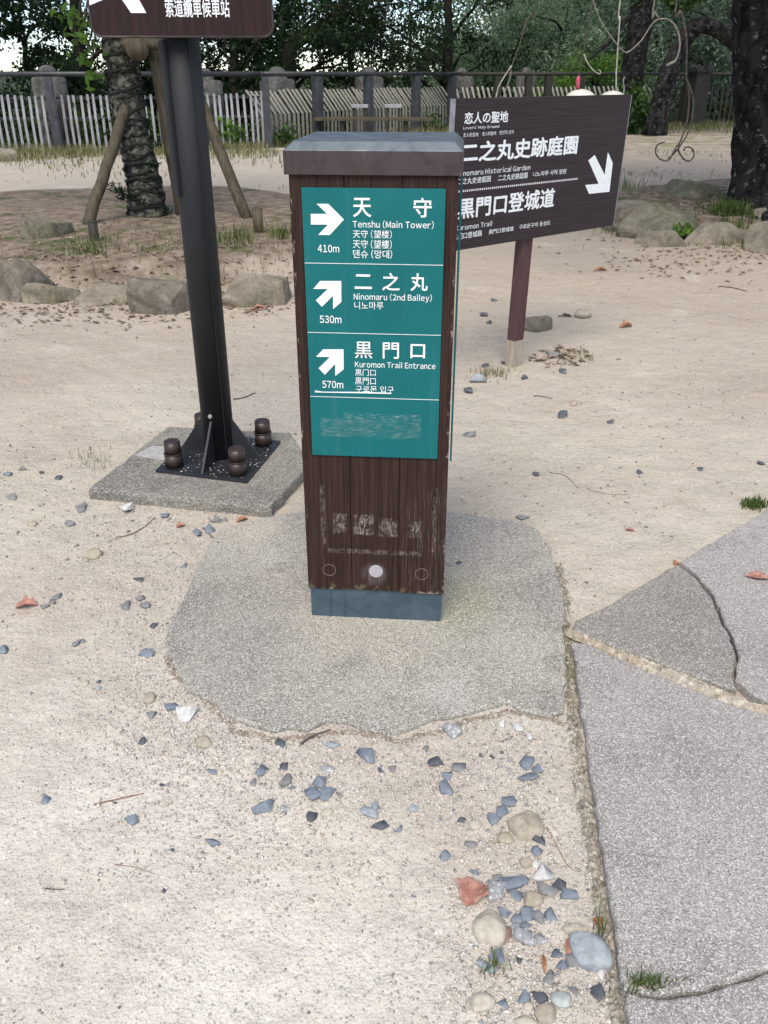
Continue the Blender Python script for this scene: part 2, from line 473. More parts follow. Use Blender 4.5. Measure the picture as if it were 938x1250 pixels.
M['bare_wood'] = m_grain("bare_post_wood", (0.30, 0.245, 0.19), (0.42, 0.36, 0.29), (60, 60, 6), (0.22, 0.16, 0.12), 0.6)
M['grey_wood'] = m_grain("weathered_picket", (0.24, 0.24, 0.25), (0.40, 0.40, 0.41), (60, 60, 5), (0.13, 0.12, 0.11), 0.60)
M['dark_wood'] = m_grain("dark_fence_wood", (0.022, 0.021, 0.017), (0.050, 0.048, 0.038), (60, 60, 5), (0.12, 0.12, 0.10), 0.64)
M['pale_wood'] = m_grain("greenish_picket", (0.21, 0.205, 0.17), (0.36, 0.35, 0.29), (60, 60, 5), (0.09, 0.10, 0.06), 0.58)
M['rail'] = plain("dark_rail", (0.030, 0.033, 0.036), 0.45, 0, 0.3, 3)
M['fence_post'] = plain("slate_fence_post", (0.045, 0.048, 0.054), 0.6, 0, 0.3, 6)
M['prop'] = m_grain("tree_prop", (0.045, 0.036, 0.022), (0.105, 0.085, 0.054), (30, 30, 3), (0.075, 0.08, 0.045), 0.58)
M['domed'] = m_boulder("domed_stone", (0.065, 0.065, 0.06), (0.145, 0.145, 0.14), (0.035, 0.035, 0.03), 0.5)
M['bark_l'] = m_bark("mottled_bark", (0.020, 0.018, 0.015), (0.075, 0.068, 0.055), (0.21, 0.21, 0.165), 0.48, 0.58, 0.8, 14)
M['bark_d'] = m_bark("dark_bark", (0.006, 0.005, 0.005), (0.030, 0.026, 0.024), (0.17, 0.17, 0.16), 0.585, 0.63, 0.6, 9)
M['bark_g'] = m_bark("grey_bark", (0.004, 0.004, 0.004), (0.030, 0.028, 0.026), (0.07, 0.07, 0.07), 0.54, 0.62, 0.4, 7)
M['bark_b'] = m_bark("background_bark", (0.012, 0.010, 0.008), (0.035, 0.030, 0.024), (0.05, 0.05, 0.04), 0.56, 0.64, 0.4, 6)
M['vine'] = plain("dark_vine", (0.012, 0.013, 0.009), 0.9, 0, 0.4, 30, 0.5)
M['cord'] = plain("pale_cord", (0.33, 0.31, 0.25), 0.8, 0, 0.3, 30)
M['vine_brown'] = plain("brown_vine", (0.055, 0.045, 0.035), 0.8, 0, 0.4, 40)
M['vine_grey'] = plain("grey_vine", (0.17, 0.16, 0.13), 0.8, 0, 0.3, 40)
M['pink'] = plain("pink_ribbon", (0.55, 0.07, 0.13), 0.8, 0, 0.3, 60)
M['orn'] = plain("off_white_ornament", (0.60, 0.57, 0.50), 0.6, 0, 0.1, 15)
M['boulder_a'] = m_boulder("tan_boulder", (0.185, 0.160, 0.122), (0.305, 0.268, 0.21), (0.12, 0.115, 0.07))
M['boulder_b'] = m_boulder("grey_boulder", (0.125, 0.108, 0.084), (0.235, 0.208, 0.170), (0.33, 0.32, 0.30), 0.58)
M['boulder_c'] = m_boulder("olive_boulder", (0.12, 0.112, 0.08), (0.215, 0.198, 0.148), (0.095, 0.10, 0.055))
M['leaf_dark'] = m_leaf("evergreen_leaf", [(0.0, (0.004, 0.010, 0.005)), (0.6, (0.010, 0.024, 0.010)), (1.0, (0.032, 0.058, 0.020))], 0.15, 0.8, (0.006, 0.012, 0.008))
M['leaf_mid'] = m_leaf("green_leaf", [(0.0, (0.025, 0.055, 0.016)), (0.6, (0.055, 0.110, 0.030)), (1.0, (0.105, 0.170, 0.050))], 0.30, 0.8, (0.018, 0.040, 0.014))
M['leaf_light'] = m_leaf("light_leaf", [(0.0, (0.13, 0.19, 0.115)), (0.6, (0.22, 0.305, 0.19)), (1.0, (0.40, 0.48, 0.35))], 0.60, 0.8, (0.10, 0.15, 0.085))
M['leaf_grey'] = m_leaf("grey_green_leaf", [(0.0, (0.060, 0.095, 0.068)), (0.6, (0.110, 0.160, 0.118)), (1.0, (0.25, 0.32, 0.25))], 0.30, 0.8, (0.032, 0.052, 0.034))
M['leaf_young'] = m_leaf("young_leaf", [(0.0, (0.08, 0.17, 0.03)), (1.0, (0.16, 0.28, 0.05))], 0.45, 2, (0.06, 0.12, 0.03))
M['grass'] = m_leaf("grass_blade", [(0.0, (0.055, 0.095, 0.025)), (0.6, (0.09, 0.15, 0.04)), (1.0, (0.22, 0.20, 0.09))], 0.30, 3, (0.045, 0.07, 0.02))
M['dry_grass'] = m_leaf("dry_grass_blade", [(0.0, (0.10, 0.11, 0.04)), (0.5, (0.20, 0.19, 0.09)), (1.0, (0.33, 0.29, 0.18))], 0.25, 1.5, (0.08, 0.09, 0.035))
M['gravel'] = m_island("gravel_bits", [(0.0, (0.66, 0.62, 0.56)), (0.40, (0.57, 0.52, 0.45)), (0.70, (0.48, 0.44, 0.39)), (0.86, (0.34, 0.315, 0.29)), (0.92, (0.24, 0.25, 0.265)), (0.96, (0.74, 0.71, 0.67)), (1.0, (0.42, 0.32, 0.26))], 0.9)
M['grit_dark'] = m_island("dark_gravel", [(0.0, (0.16, 0.14, 0.125)), (0.5, (0.26, 0.23, 0.20)), (0.8, (0.22, 0.23, 0.245)), (1.0, (0.40, 0.37, 0.33))], 0.9)
M['litter'] = m_island("leaf_litter", [(0.0, (0.11, 0.07, 0.045)), (0.4, (0.22, 0.15, 0.10)), (0.7, (0.34, 0.27, 0.20)), (0.9, (0.42, 0.39, 0.34)), (1.0, (0.30, 0.10, 0.06))], 0.8)
M['twig'] = plain("twig_brown", (0.20, 0.12, 0.085), 0.8, 0, 0.3, 60)
M['twig_dark'] = plain("twig_dark", (0.085, 0.07, 0.06), 0.8, 0, 0.3, 60)

def m_stone(name, c, light=None, lo=0.55):
    m = NT(name)
    k = m.mix(m.step(m.noise(45, 6, 0.65), 0.3, 0.7), tuple(x * 0.78 for x in c), tuple(x * 1.18 for x in c))
    k = m.mix(m.step(m.noise(20, 4), 0.55, 0.72, 0, 0.45), k, tuple(min(1, 0.4 * x + 0.26) for x in c))
    if light:
        k = m.mix(m.step(m.noise(110, 4, 0.7), lo, lo + 0.08), k, light)
    dust = m.step(m.noise(38, 6, 0.7, m.mapping(loc=(5, 1, 3))), 0.54, 0.70, 0, 0.30)
    k = m.mix(dust, k, (0.46, 0.42, 0.36))
    low = m.step(m.xyz()[2], 0.003, -0.001, 0, 0.6)
    k = m.mix(low, k, (0.44, 0.39, 0.32))
    return m.done(k, 0.92, 0, m.bump(m.noise(150, 5, 0.7), 0.7, 0.004), 0.15)
ST = {
    'blue-grey': m_stone("slate_stone", (0.205, 0.236, 0.278)),
    'dark grey': m_stone("dark_stone", (0.105, 0.115, 0.130)),
    'grey': m_stone("grey_stone", (0.235, 0.235, 0.235)),
    'tan': m_stone("tan_stone", (0.40, 0.35, 0.275)),
    'cream': m_stone("cream_stone", (0.50, 0.455, 0.37)),
    'white': m_stone("white_stone", (0.60, 0.59, 0.57)),
    'speckled': m_stone("speckled_stone", (0.32, 0.325, 0.335), (0.64, 0.64, 0.63), 0.54),
    'pale blue': m_stone("pale_blue_stone", (0.33, 0.36, 0.385)),
    'reddish': m_stone("reddish_stone", (0.27, 0.175, 0.135)),
    'pale green': m_stone("pale_green_stone", (0.46, 0.50, 0.47), (0.25, 0.34, 0.30), 0.60),
}
def m_deadleaf(name, a, b):
    m = NT(name)
    c = m.mix(m.step(m.noise(60, 5), 0.35, 0.65), a, b)
    c = m.mix(m.step(m.noise(160, 3), 0.62, 0.7, 0, 0.7), c, (0.08, 0.04, 0.03))
    return m.done(c, 0.6, 0, m.bump(m.noise(130, 3), 0.4, 0.003), 0.4)
M['red_leaf'] = m_deadleaf("red_brown_leaf", (0.30, 0.135, 0.10), (0.44, 0.235, 0.18))
M['orange_leaf'] = m_deadleaf("orange_leaf", (0.30, 0.125, 0.06), (0.40, 0.20, 0.11))

# ------------------------------------------------------------------ mesh helpers
def link(name, me, parent=None, kind=None, label=None, cat=None, group=None, loc=None):
    o = bpy.data.objects.new(name, me)
    COL.objects.link(o)
    if parent is not None:
        o.parent = parent
    if loc is not None:
        o.location = loc
    if kind:
        o['kind'] = kind
    if label:
        o['label'] = label
    if cat:
        o['category'] = cat
    if group:
        o['group'] = group
    return o

def root(name, label, cat, loc, rz=0.0, group=None):
    o = link(name, None, label=label, cat=cat, group=group, loc=Vector(loc))
    o.rotation_euler = (0, 0, rz)
    o.empty_display_size = 0.1
    return o

def raw_mesh(name, V, Fc, mat, smooth=False):
    me = bpy.data.meshes.new(name)
    V = np.asarray(V, dtype=np.float32)
    if isinstance(Fc, np.ndarray):
        n, k = Fc.shape
        me.vertices.add(len(V))
        me.vertices.foreach_set('co', V.ravel())
        me.loops.add(n * k)
        me.loops.foreach_set('vertex_index', Fc.astype(np.int32).ravel())
        me.polygons.add(n)
        me.polygons.foreach_set('loop_start', np.arange(0, n * k, k, dtype=np.int32))
        me.polygons.foreach_set('loop_total', np.full(n, k, dtype=np.int32))
        me.update(calc_edges=True)
        me.validate()
    else:
        me.from_pydata([tuple(map(float, v)) for v in V], [], [tuple(f) for f in Fc])
        me.update()
    if smooth:
        me.polygons.foreach_set('use_smooth', np.ones(len(me.polygons), dtype=bool))
    if mat is not None:
        me.materials.append(mat)
    return me

class MB:
    """collects shapes, built as one mesh"""
    def __init__(s):
        s.bm = bmesh.new()
    def box(s, c, size, rot=None, bevel=0.0):
        r = bmesh.ops.create_cube(s.bm, size=1.0)
        vs = r['verts']
        mt = Matrix.Translation(Vector(c)) @ (rot.to_4x4() if rot is not None else Matrix()) @ Matrix.Diagonal((*size, 1))
        bmesh.ops.transform(s.bm, matrix=mt, verts=vs)
        if bevel > 0:
            es = list({e for v in vs for e in v.link_edges})
            bmesh.ops.bevel(s.bm, geom=es, offset=bevel, segments=2, affect='EDGES', profile=0.7)
        return s
    def prism(s, pts, z0, z1, bevel=0.0):
        """outline in x,y pushed up z"""
        vs = [s.bm.verts.new((p[0], p[1], z0)) for p in pts]
        f = s.bm.faces.new(vs)
        f.normal_update()
        r = bmesh.ops.extrude_face_region(s.bm, geom=[f])
        nv = [g for g in r['geom'] if isinstance(g, bmesh.types.BMVert)]
        for v in nv:
            v.co.z = z1
        allf = list({ff for v in vs + nv for ff in v.link_faces})
        bmesh.ops.recalc_face_normals(s.bm, faces=allf)
        if bevel > 0:
            es = [e for e in {e for v in nv for e in v.link_edges} if abs(e.verts[0].co.z - z1) < 1e-6 and abs(e.verts[1].co.z - z1) < 1e-6]
            bmesh.ops.bevel(s.bm, geom=es, offset=bevel, segments=2, affect='EDGES', profile=0.6)
        return s
    def cyl(s, p0, p1, r0, r1=None, n=20, caps=True, bevel=0.0):
        p0, p1 = Vector(p0), Vector(p1)
        r1 = r0 if r1 is None else r1
        d = p1 - p0
        r = bmesh.ops.create_cone(s.bm, cap_ends=caps, segments=n, radius1=r0, radius2=r1, depth=d.length)
        mt = Matrix.Translation((p0 + p1) / 2) @ d.to_track_quat('Z', 'Y').to_matrix().to_4x4()
        bmesh.ops.transform(s.bm, matrix=mt, verts=r['verts'])
        for f in {f for v in r['verts'] for f in v.link_faces}:
            f.smooth = len(f.verts) == 4
        return s
    def tri_plate(s, a, b, c, nrm, t):
        n = Vector(nrm).normalized() * (t / 2)
        A = [s.bm.verts.new(Vector(p) + n) for p in (a, b, c)]
        B = [s.bm.verts.new(Vector(p) - n) for p in (a, b, c)]
        fs = [s.bm.faces.new(A), s.bm.faces.new(B[::-1])]
        for i in range(3):
            j = (i + 1) % 3
            fs.append(s.bm.faces.new((A[i], B[i], B[j], A[j])))
        bmesh.ops.recalc_face_normals(s.bm, faces=fs)
        return s
    def build(s, name, mat, parent=None, **kw):
        me = bpy.data.meshes.new(name)
        s.bm.to_mesh(me)
        s.bm.free()
        me.materials.append(mat)
        return link(name, me, parent, **kw)

def tube_arrays(P, rad, n=8, wob=0.0, seed=0, cap=True):
    P = np.asarray(P, float)
    rad = np.asarray(rad, float) * np.ones(len(P))
    rg = np.random.default_rng(seed)
    T = np.gradient(P, axis=0)
    T /= np.linalg.norm(T, axis=1)[:, None] + 1e-9
    up = np.array([0.0, 0, 1]) if abs(T[0, 2]) < 0.9 else np.array([1.0, 0, 0])
    V = []
    u = np.cross(T[0], up); u /= np.linalg.norm(u)
    for i in range(len(P)):
        u = u - T[i] * np.dot(u, T[i]); u /= np.linalg.norm(u) + 1e-9
        v = np.cross(T[i], u)
        a = np.linspace(0, 2 * math.pi, n, endpoint=False)
        rr = rad[i] * (1 + wob * rg.normal(size=n))
        V.append(P[i] + np.outer(np.cos(a) * rr, u) + np.outer(np.sin(a) * rr, v))
    V = np.concatenate(V)
    Fc = []
    for i in range(len(P) - 1):
        for j in range(n):
            k = (j + 1) % n
            Fc.append((i * n + j, i * n + k, (i + 1) * n + k, (i + 1) * n + j))
    if cap:
        Fc.append(tuple(range(n))[::-1])
        Fc.append(tuple(range((len(P) - 1) * n, len(P) * n)))
    return V, Fc

def spline(pts, n=24):
    """Catmull-Rom through points"""
    P = np.asarray(pts, float)
    P = np.vstack([2 * P[0] - P[1], P, 2 * P[-1] - P[-2]])
    out = []
    segs = len(P) - 3
    for i in range(segs):
        p0, p1, p2, p3 = P[i:i + 4]
        for t in np.linspace(0, 1, max(2, n // segs), endpoint=False):
            out.append(0.5 * ((2 * p1) + (-p0 + p2) * t + (2 * p0 - 5 * p1 + 4 * p2 - p3) * t * t + (-p0 + 3 * p1 - 3 * p2 + p3) * t ** 3))
    out.append(P[-2])
    return np.array(out)

def tube(name, pts, rad, mat, parent=None, n=8, wob=0.0, seed=0, smooth_n=0, **kw):
    P = spline(pts, smooth_n) if smooth_n else np.asarray(pts, float)
    if smooth_n and np.ndim(rad):
        rad = np.interp(np.linspace(0, 1, len(P)), np.linspace(0, 1, len(rad)), rad)
    V, Fc = tube_arrays(P, rad, n, wob, seed)
    return link(name, raw_mesh(name, V, Fc, mat, True), parent, **kw)

def join_arrays(parts):
    V, Fc, k = [], [], 0
    for v, f in parts:
        V.append(v)
        Fc += [tuple(i + k for i in ff) for ff in f]
        k += len(v)
    return np.concatenate(V), Fc

def leaf_arrays(C, length, width, rg, droop=0.0, flat=0.0):
    """one pointed leaf (a bent quad pair) at each centre"""
    n = len(C)
    d = rg.normal(size=(n, 3)); d[:, 2] = d[:, 2] * (1 - flat) - droop
    d /= np.linalg.norm(d, axis=1)[:, None]
    q = rg.normal(size=(n, 3))
    s = np.cross(d, q); s /= np.linalg.norm(s, axis=1)[:, None] + 1e-9
    L = (length * rg.uniform(0.6, 1.3, n))[:, None]
    W = (width * rg.uniform(0.7, 1.2, n))[:, None]
    V = np.stack([C - d * L / 2, C + s * W / 2 + d * L * 0.05, C + d * L / 2, C - s * W / 2 + d * L * 0.05], axis=1).reshape(-1, 3)
    Fc = np.arange(4 * n).reshape(n, 4)
    return V, Fc

def hull_stone(rg, n=14, flat=0.6, bevel=0.07):
    bm = bmesh.new()
    P = rg.normal(size=(n, 3))
    P /= np.linalg.norm(P, axis=1)[:, None]
    P *= rg.uniform(0.75, 1.0, n)[:, None]
    P[:, 2] *= flat
    for p in P:
        bm.verts.new(p)
    r = bmesh.ops.convex_hull(bm, input=bm.verts[:])
    bmesh.ops.delete(bm, geom=[v for v in bm.verts if not v.link_faces], context='VERTS')
    if bevel:
        bmesh.ops.bevel(bm, geom=bm.edges[:], offset=bevel, segments=1, affect='EDGES')
    bmesh.ops.triangulate(bm, faces=bm.faces[:])
    bm.verts.index_update()
    V = np.array([v.co[:] for v in bm.verts])
    Fc = np.array([[v.index for v in f.verts] for f in bm.faces])
    bm.free()
    lo, hi = V.min(0), V.max(0)
    V = (V - (lo + hi) / 2) / (hi - lo) * 2
    return V, Fc

def vnoise(P, f, seed):
    rg = np.random.default_rng(seed)
    out = np.zeros(len(P))
    for k in range(6):
        d = rg.normal(size=3) * f * (1 + 0.45 * k)
        out += np.sin(P @ d + rg.uniform(0, 6.28)) / (1 + 0.6 * k)
    return out / 2.2

def round_stone(rg, sub=3, amp=0.12, cuts=5, rugged=False):
    bm = bmesh.new()
    bmesh.ops.create_icosphere(bm, subdivisions=sub, radius=1)
    V = np.array([v.co[:] for v in bm.verts])
    Fc = np.array([[v.index for v in f.verts] for f in bm.faces])
    bm.free()
    if rugged == 1:                              # a broad flattish top
        d = np.array([rg.normal() * 0.22, rg.normal() * 0.22, 1.0]); d /= np.linalg.norm(d)
        V = V - np.outer(np.clip(V @ d - 0.38, 0, None) * 0.97, d)
    for _ in range(cuts):
        d = rg.normal(size=3); d[2] = abs(d[2]) * 0.8; d /= np.linalg.norm(d)
        h = rg.uniform(0.50, 0.85) if rugged else rg.uniform(0.55, 0.85)
        t = V @ d
        V = V - np.outer(np.clip(t - h, 0, None) * (0.97 if rugged else 0.85), d)
    sd = int(rg.integers(1e6))
    V = V * (1 + amp * vnoise(V, 2.2, sd) + amp * 0.35 * vnoise(V, 6.5, sd + 1) + (amp * 0.35 * vnoise(V, 17, sd + 2) if rugged else 0))[:, None]
    lo, hi = V.min(0), V.max(0)
    V = (V - (lo + hi) / 2) / (hi - lo) * 2
    return V, Fc

_G = {}
def text_mesh(body, bold=0.0):
    """lettering as a mesh; latin letters are taken one by one from the full-width forms and spaced to their own widths"""
    if not any(33 <= ord(c) < 127 for c in body):
        return glyphs(body)
    ref = glyphs(chr(ord('n') + 0xFEE0))[0]
    em = (ref[:, 0].max() - ref[:, 0].min())
    parts, x, run = [], 0.0, ""
    def flush():
        nonlocal x, run
        if run:
            V, Fc = glyphs(run)
            lo = V[:, 0].min()
            parts.append((V + np.array([x - lo, 0, 0]), Fc))
            x += V[:, 0].max() - lo + em * 0.25
            run = ""
    for c in body:
        if c == ' ':
            flush(); x += em * 0.55
        elif 33 <= ord(c) < 127:
            flush()
            V, Fc = glyphs(chr(ord(c) + 0xFEE0))
            V = V.copy(); V[:, 0] *= 0.86
            if c == 'l':                        # a plain upright stroke
                hd = glyphs(chr(ord('d') + 0xFEE0))[0]
                sw = em * 0.17
                V = np.array([(0, 0, 0), (sw, 0, 0), (sw, hd[:, 1].max(), 0), (0, hd[:, 1].max(), 0)]); Fc = [(0, 1, 2, 3)]
            if c in 'ilI1':
                x += em * 0.06
            lo = V[:, 0].min()
            parts.append((V + np.array([x - lo, 0, 0]), Fc))
            x += (em * 0.06 if c in 'ilI1' else 0) + V[:, 0].max() - lo + em * (0.24 if c not in "()'" else 0.30)
        else:
            run += c
    flush()
    return join_arrays(parts)

def glyphs(body):
    if body in _G:
        return _G[body]
    r = glyphs_raw(body)
    _G[body] = r
    return r

def glyphs_raw(body, bold=0.0):
    c = bpy.data.curves.new("lettering", 'FONT')
    c.body = body
    c.offset = bold
    c.resolution_u = 4
    o = bpy.data.objects.new("lettering", c)
    COL.objects.link(o)
    dg = bpy.context.evaluated_depsgraph_get()
    me = bpy.data.meshes.new_from_object(o.evaluated_get(dg))
    V = np.array([v.co[:] for v in me.vertices])
    Fc = [tuple(p.vertices) for p in me.polygons]
    bpy.data.objects.remove(o)
    bpy.data.meshes.remove(me)
    return V, Fc

def lettering(body, x0, x1, z0, z1, y, mat, parent, bold=0.0, name="lettering", clip=None):
    """flat vinyl letters filling a rectangle on a board whose face looks along -y"""
    V, Fc = text_mesh(body, 0.0)
    if bold > 0:                                # heavier strokes: the same glyphs laid over each other, a hair apart
        parts = [(V, Fc)]
        for k, (dx, dy) in enumerate(((1, 0), (-1, 0), (0, 1), (0, -1), (0.7, 0.7), (-0.7, -0.7), (0.7, -0.7), (-0.7, 0.7))):
            parts.append((V + np.array([dx * bold * 1.1, dy * bold * 1.1, 0.0004 * (k + 1)]), Fc))
        V, Fc = join_arrays(parts)
    lo, hi = V.min(0), V.max(0)
    X = x0 + (V[:, 0] - lo[0]) / (hi[0] - lo[0]) * (x1 - x0)
    Z = z0 + (V[:, 1] - lo[1]) / (hi[1] - lo[1]) * (z1 - z0)
    W = np.stack([X, y - V[:, 2] * 0.1, Z], 1)
    return link(name, raw_mesh(name, W, Fc, mat), parent)

def flat_poly(name, pts, y, mat, parent, t=0.0012):
    bm = bmesh.new()
    vs = [bm.verts.new((p[0], y, p[1])) for p in pts]
    f = bm.faces.new(vs)
    r = bmesh.ops.extrude_face_region(bm, geom=[f])
    for g in r['geom']:
        if isinstance(g, bmesh.types.BMVert):
            g.co.y -= t
    bmesh.ops.recalc_face_normals(bm, faces=bm.faces[:])
    bmesh.ops.triangulate(bm, faces=bm.faces[:])
    me = bpy.data.meshes.new(name)
    bm.to_mesh(me); bm.free()
    me.materials.append(mat)
    return link(name, me, parent)

def in_poly(X, Y, poly):
    p = np.asarray(poly); n = len(p)
    ins = np.zeros(len(X), bool)
    j = n - 1
    for i in range(n):
        xi, yi, xj, yj = p[i, 0], p[i, 1], p[j, 0], p[j, 1]
        c = ((yi > Y) != (yj > Y)) & (X < (xj - xi) * (Y - yi) / (yj - yi + 1e-12) + xi)
        ins ^= c
        j = i
    return ins

def dist_poly(X, Y, poly, closed=True):
    p = np.asarray(poly)
    best = np.full(len(X), 1e9)
    m = len(p) if closed else len(p) - 1
    for i in range(m):
        a, b = p[i], p[(i + 1) % len(p)]
        d = b - a
        t = np.clip(((X - a[0]) * d[0] + (Y - a[1]) * d[1]) / (d @ d), 0, 1)
        best = np.minimum(best, np.hypot(X - a[0] - t * d[0], Y - a[1] - t * d[1]))
    return best

def roughen(poly, step, amp, rg, closed=True):
    out = []
    n = len(poly)
    for i in range(n if closed else n - 1):
        a, b = np.array(poly[i]), np.array(poly[(i + 1) % n])
        L = np.linalg.norm(b - a)
        k = max(1, int(L / step))
        nrm = np.array([-(b - a)[1], (b - a)[0]]) / (L + 1e-9)
        for t in range(k):
            q = a + (b - a) * t / k
            out.append(q + nrm * rg.normal() * amp * (0.3 if t == 0 else 1))
    if not closed:
        out.append(np.array(poly[-1]))
    return np.array(out)

# ================================================================== SETTING: ground, pad, path
def axis(lo, hi, c, fine, n):
    t = np.linspace(-1, 1, n)
    k = 7.2
    s = np.sinh(k * t) / np.sinh(k)
    a = np.where(s < 0, c + (c - lo) * s, c + (hi - c) * s)
    return a
gx = axis(-3000, 3000, 0.0, 0, 301)
gy = np.concatenate([np.linspace(-6, 0.2, 12)[:-1], np.linspace(0.2, 5, 150)[:-1], np.linspace(5, 34, 190)[:-1], np.geomspace(34, 5000, 40)])
XX, YY = np.meshgrid(gx, gy)
ZZ = terrain(XX, YY)
V = np.stack([XX, YY, ZZ], -1).reshape(-1, 3)
ny, nx = XX.shape
idx = np.arange(ny * nx).reshape(ny, nx)
Fq = np.stack([idx[:-1, :-1], idx[:-1, 1:], idx[1:, 1:], idx[1:, :-1]], -1).reshape(-1, 4)
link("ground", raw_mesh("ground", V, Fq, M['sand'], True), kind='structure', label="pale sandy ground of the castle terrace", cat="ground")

PAD_PX = [(268, 646), (252, 668), (240, 695), (222, 735), (206, 765), (202, 792), (214, 812), (229, 841), (265, 859), (285, 879), (310, 885),
          (334, 891), (352, 887), (376, 890), (399, 879), (423, 880), (445, 890), (488, 893), (510, 884), (524, 878), (560, 872), (590, 864), (622, 857),
          (645, 868), (672, 874), (688, 868), (692, 820), (688, 770), (690, 735), (682, 700), (672, 668), (655, 645), (630, 636), (590, 630),
          (540, 624), (470, 622), (400, 622), (340, 628), (300, 636)]
pad = np.array([at_z(u, v, 0.012)[:2] for u, v in PAD_PX])
pad_r = roughen(pad, 0.018, 0.0028, np.random.default_rng(5))

def slab(name, poly, top, bevel, mat, dome=0.0, res=None, **kw):
    """concrete sheet with a worn rounded edge"""
    P = np.asarray(poly)
    c = P.mean(0)
    rings = [(1.0, -0.03, 0.0), (1.0, top - bevel, 0.0), (1.0, top - bevel * 0.35, bevel * 0.35), (1.0, top, bevel)]
    V, Fc = [], []
    n = len(P)
    nx = np.roll(P, -1, 0) - np.roll(P, 1, 0)
    nrm = np.stack([-nx[:, 1], nx[:, 0]], 1); nrm /= np.linalg.norm(nrm, axis=1)[:, None] + 1e-9
    area = 0.5 * np.sum(P[:, 0] * np.roll(P[:, 1], -1) - np.roll(P[:, 0], -1) * P[:, 1])
    if area < 0:
        nrm = -nrm
    for _, z, ins in rings:
        Q = P + nrm * ins
        V += [(q[0], q[1], z) for q in Q]
    for r in range(len(rings) - 1):
        for i in range(n):
            j = (i + 1) % n
            Fc.append((r * n + i, r * n + j, (r + 1) * n + j, (r + 1) * n + i))
    me = bpy.data.meshes.new(name)
    bm = bmesh.new()
    vs = [bm.verts.new(v) for v in V]
    for f in Fc:
        bm.faces.new([vs[i] for i in f])
    bm.faces.new(vs[(len(rings) - 1) * n:])
    bmesh.ops.recalc_face_normals(bm, faces=bm.faces[:])
    bmesh.ops.triangulate(bm, faces=[f for f in bm.faces if len(f.verts) > 4])
    bm.to_mesh(me); bm.free()
    me.materials.append(mat)
    return link(name, me, **kw)

slab("concrete_pad", pad_r, 0.014, 0.006, M['pad'], kind='structure', label="worn irregular concrete pad cast round the timber waymarker", cat="concrete pad")
# brown earth at the pad's near rim, the lip's shade put into its colour
rim = roughen(np.array([at_z(u, v)[:2] for u, v in [(205, 800), (218, 826), (262, 868), (285, 892), (340, 903), (420, 893), (490, 905), (560, 884), (622, 868), (690, 885)]]), 0.02, 0.004, np.random.default_rng(8), False)
def ribbon(name, line, half, z0, z1, mat, rg, **kw):
    """low uneven ridge of material along a line"""
    P = np.asarray(line)
    d = np.gradient(P, axis=0); d /= np.linalg.norm(d, axis=1)[:, None] + 1e-9
    nr = np.stack([-d[:, 1], d[:, 0]], 1)
    k = 13
    V = []
    L_ = np.concatenate([[0], np.cumsum(np.linalg.norm(np.diff(P, axis=0), axis=1))])
    m_ = max(4, int(L_[-1] / 0.006))
    Lt = np.linspace(0, L_[-1], m_)
    P, nr = np.stack([np.interp(Lt, L_, P[:, i]) for i in (0, 1)], 1), np.stack([np.interp(Lt, L_, nr[:, i]) for i in (0, 1)], 1)
    HWs = half * (1 + 0.3 * vnoise(np.c_[P * 9, 0 * Lt], 1.0, int(rg.integers(99))) + 0.06 * rg.normal(size=m_))
    for i in range(len(P)):
        hw = max(HWs[i], half * 0.3)
        for j in range(k):
            t = -1 + 2 * j / (k - 1)
            q = P[i] + nr[i] * hw * t
            z = z0 + (z1 - z0) * (max(0, 1 - t * t) ** 0.7 * rg.uniform(0.55, 1.15))
            V.append((q[0], q[1], z))
    Fc = [(i * k + j, i * k + j + 1, (i + 1) * k + j + 1, (i + 1) * k + j) for i in range(len(P) - 1) for j in range(k - 1)]
    return link(name, raw_mesh(name, V, Fc, mat, False), **kw)
ribbon("soil_shade", rim, 0.014, -0.004, 0.0035, M['soil_shade'], np.random.default_rng(3), kind='structure', label="thin brown earth with painted lip shade along the near rim of the concrete pad", cat="soil_shade")

# the concrete path: four slabs
def gp(pts, z=0.03):
    return np.array([at_z(u, v, z)[:2] for u, v in pts])
rgp = np.random.default_rng(21)
lower = gp([(697, 785), (702, 800), (708, 850), (716, 905), (722, 950), (732, 1010), (742, 1075), (752, 1140), (762, 1205), (800, 1213), (850, 1208), (905, 1192), (940, 1180),
            (1100, 1140), (1400, 1080), (1400, 1000), (1100, 912), (938, 872), (895, 860), (850, 842), (800, 822), (750, 800), (715, 783)])
mid = gp([(703, 757), (735, 743), (780, 716), (826, 689), (850, 706), (868, 728), (880, 757), (892, 778), (899, 800), (894, 826), (900, 843),
          (850, 826), (800, 806), (750, 790), (717, 776), (700, 768)])
right = gp([(831, 685), (880, 655), (938, 621), (1020, 580), (1250, 500), (1500, 560), (1500, 960), (1100, 896), (942, 857), (920, 848), (898, 829), (902.5, 800), (895.5, 778), (883.5, 755), (871.5, 726.5), (853, 703.5)])
near = gp([(766, 1210), (800, 1217), (852, 1212), (906, 1196), (943, 1184), (1100, 1152), (1250, 1120), (1400, 1400), (1000, 1500), (800, 1500), (775, 1300)])
slab("path", roughen(lower, 0.02, 0.0022, rgp), 0.030, 0.008, M['path'], kind='structure', label="large pale concrete slab of the path", cat="path")
slab("path", roughen(mid, 0.02, 0.0020, rgp), 0.032, 0.006, M['path_b'], kind='structure', label="small wedge shaped darker concrete slab of the path", cat="path")
slab("path", roughen(right, 0.02, 0.0020, rgp), 0.031, 0.006, M['path'], kind='structure', label="concrete slab of the path beyond the crack", cat="path")
slab("path", roughen(near, 0.02, 0.0020, rgp), 0.027, 0.006, M['path'], kind='structure', label="nearest concrete slab of the path below the grass tuft", cat="path")
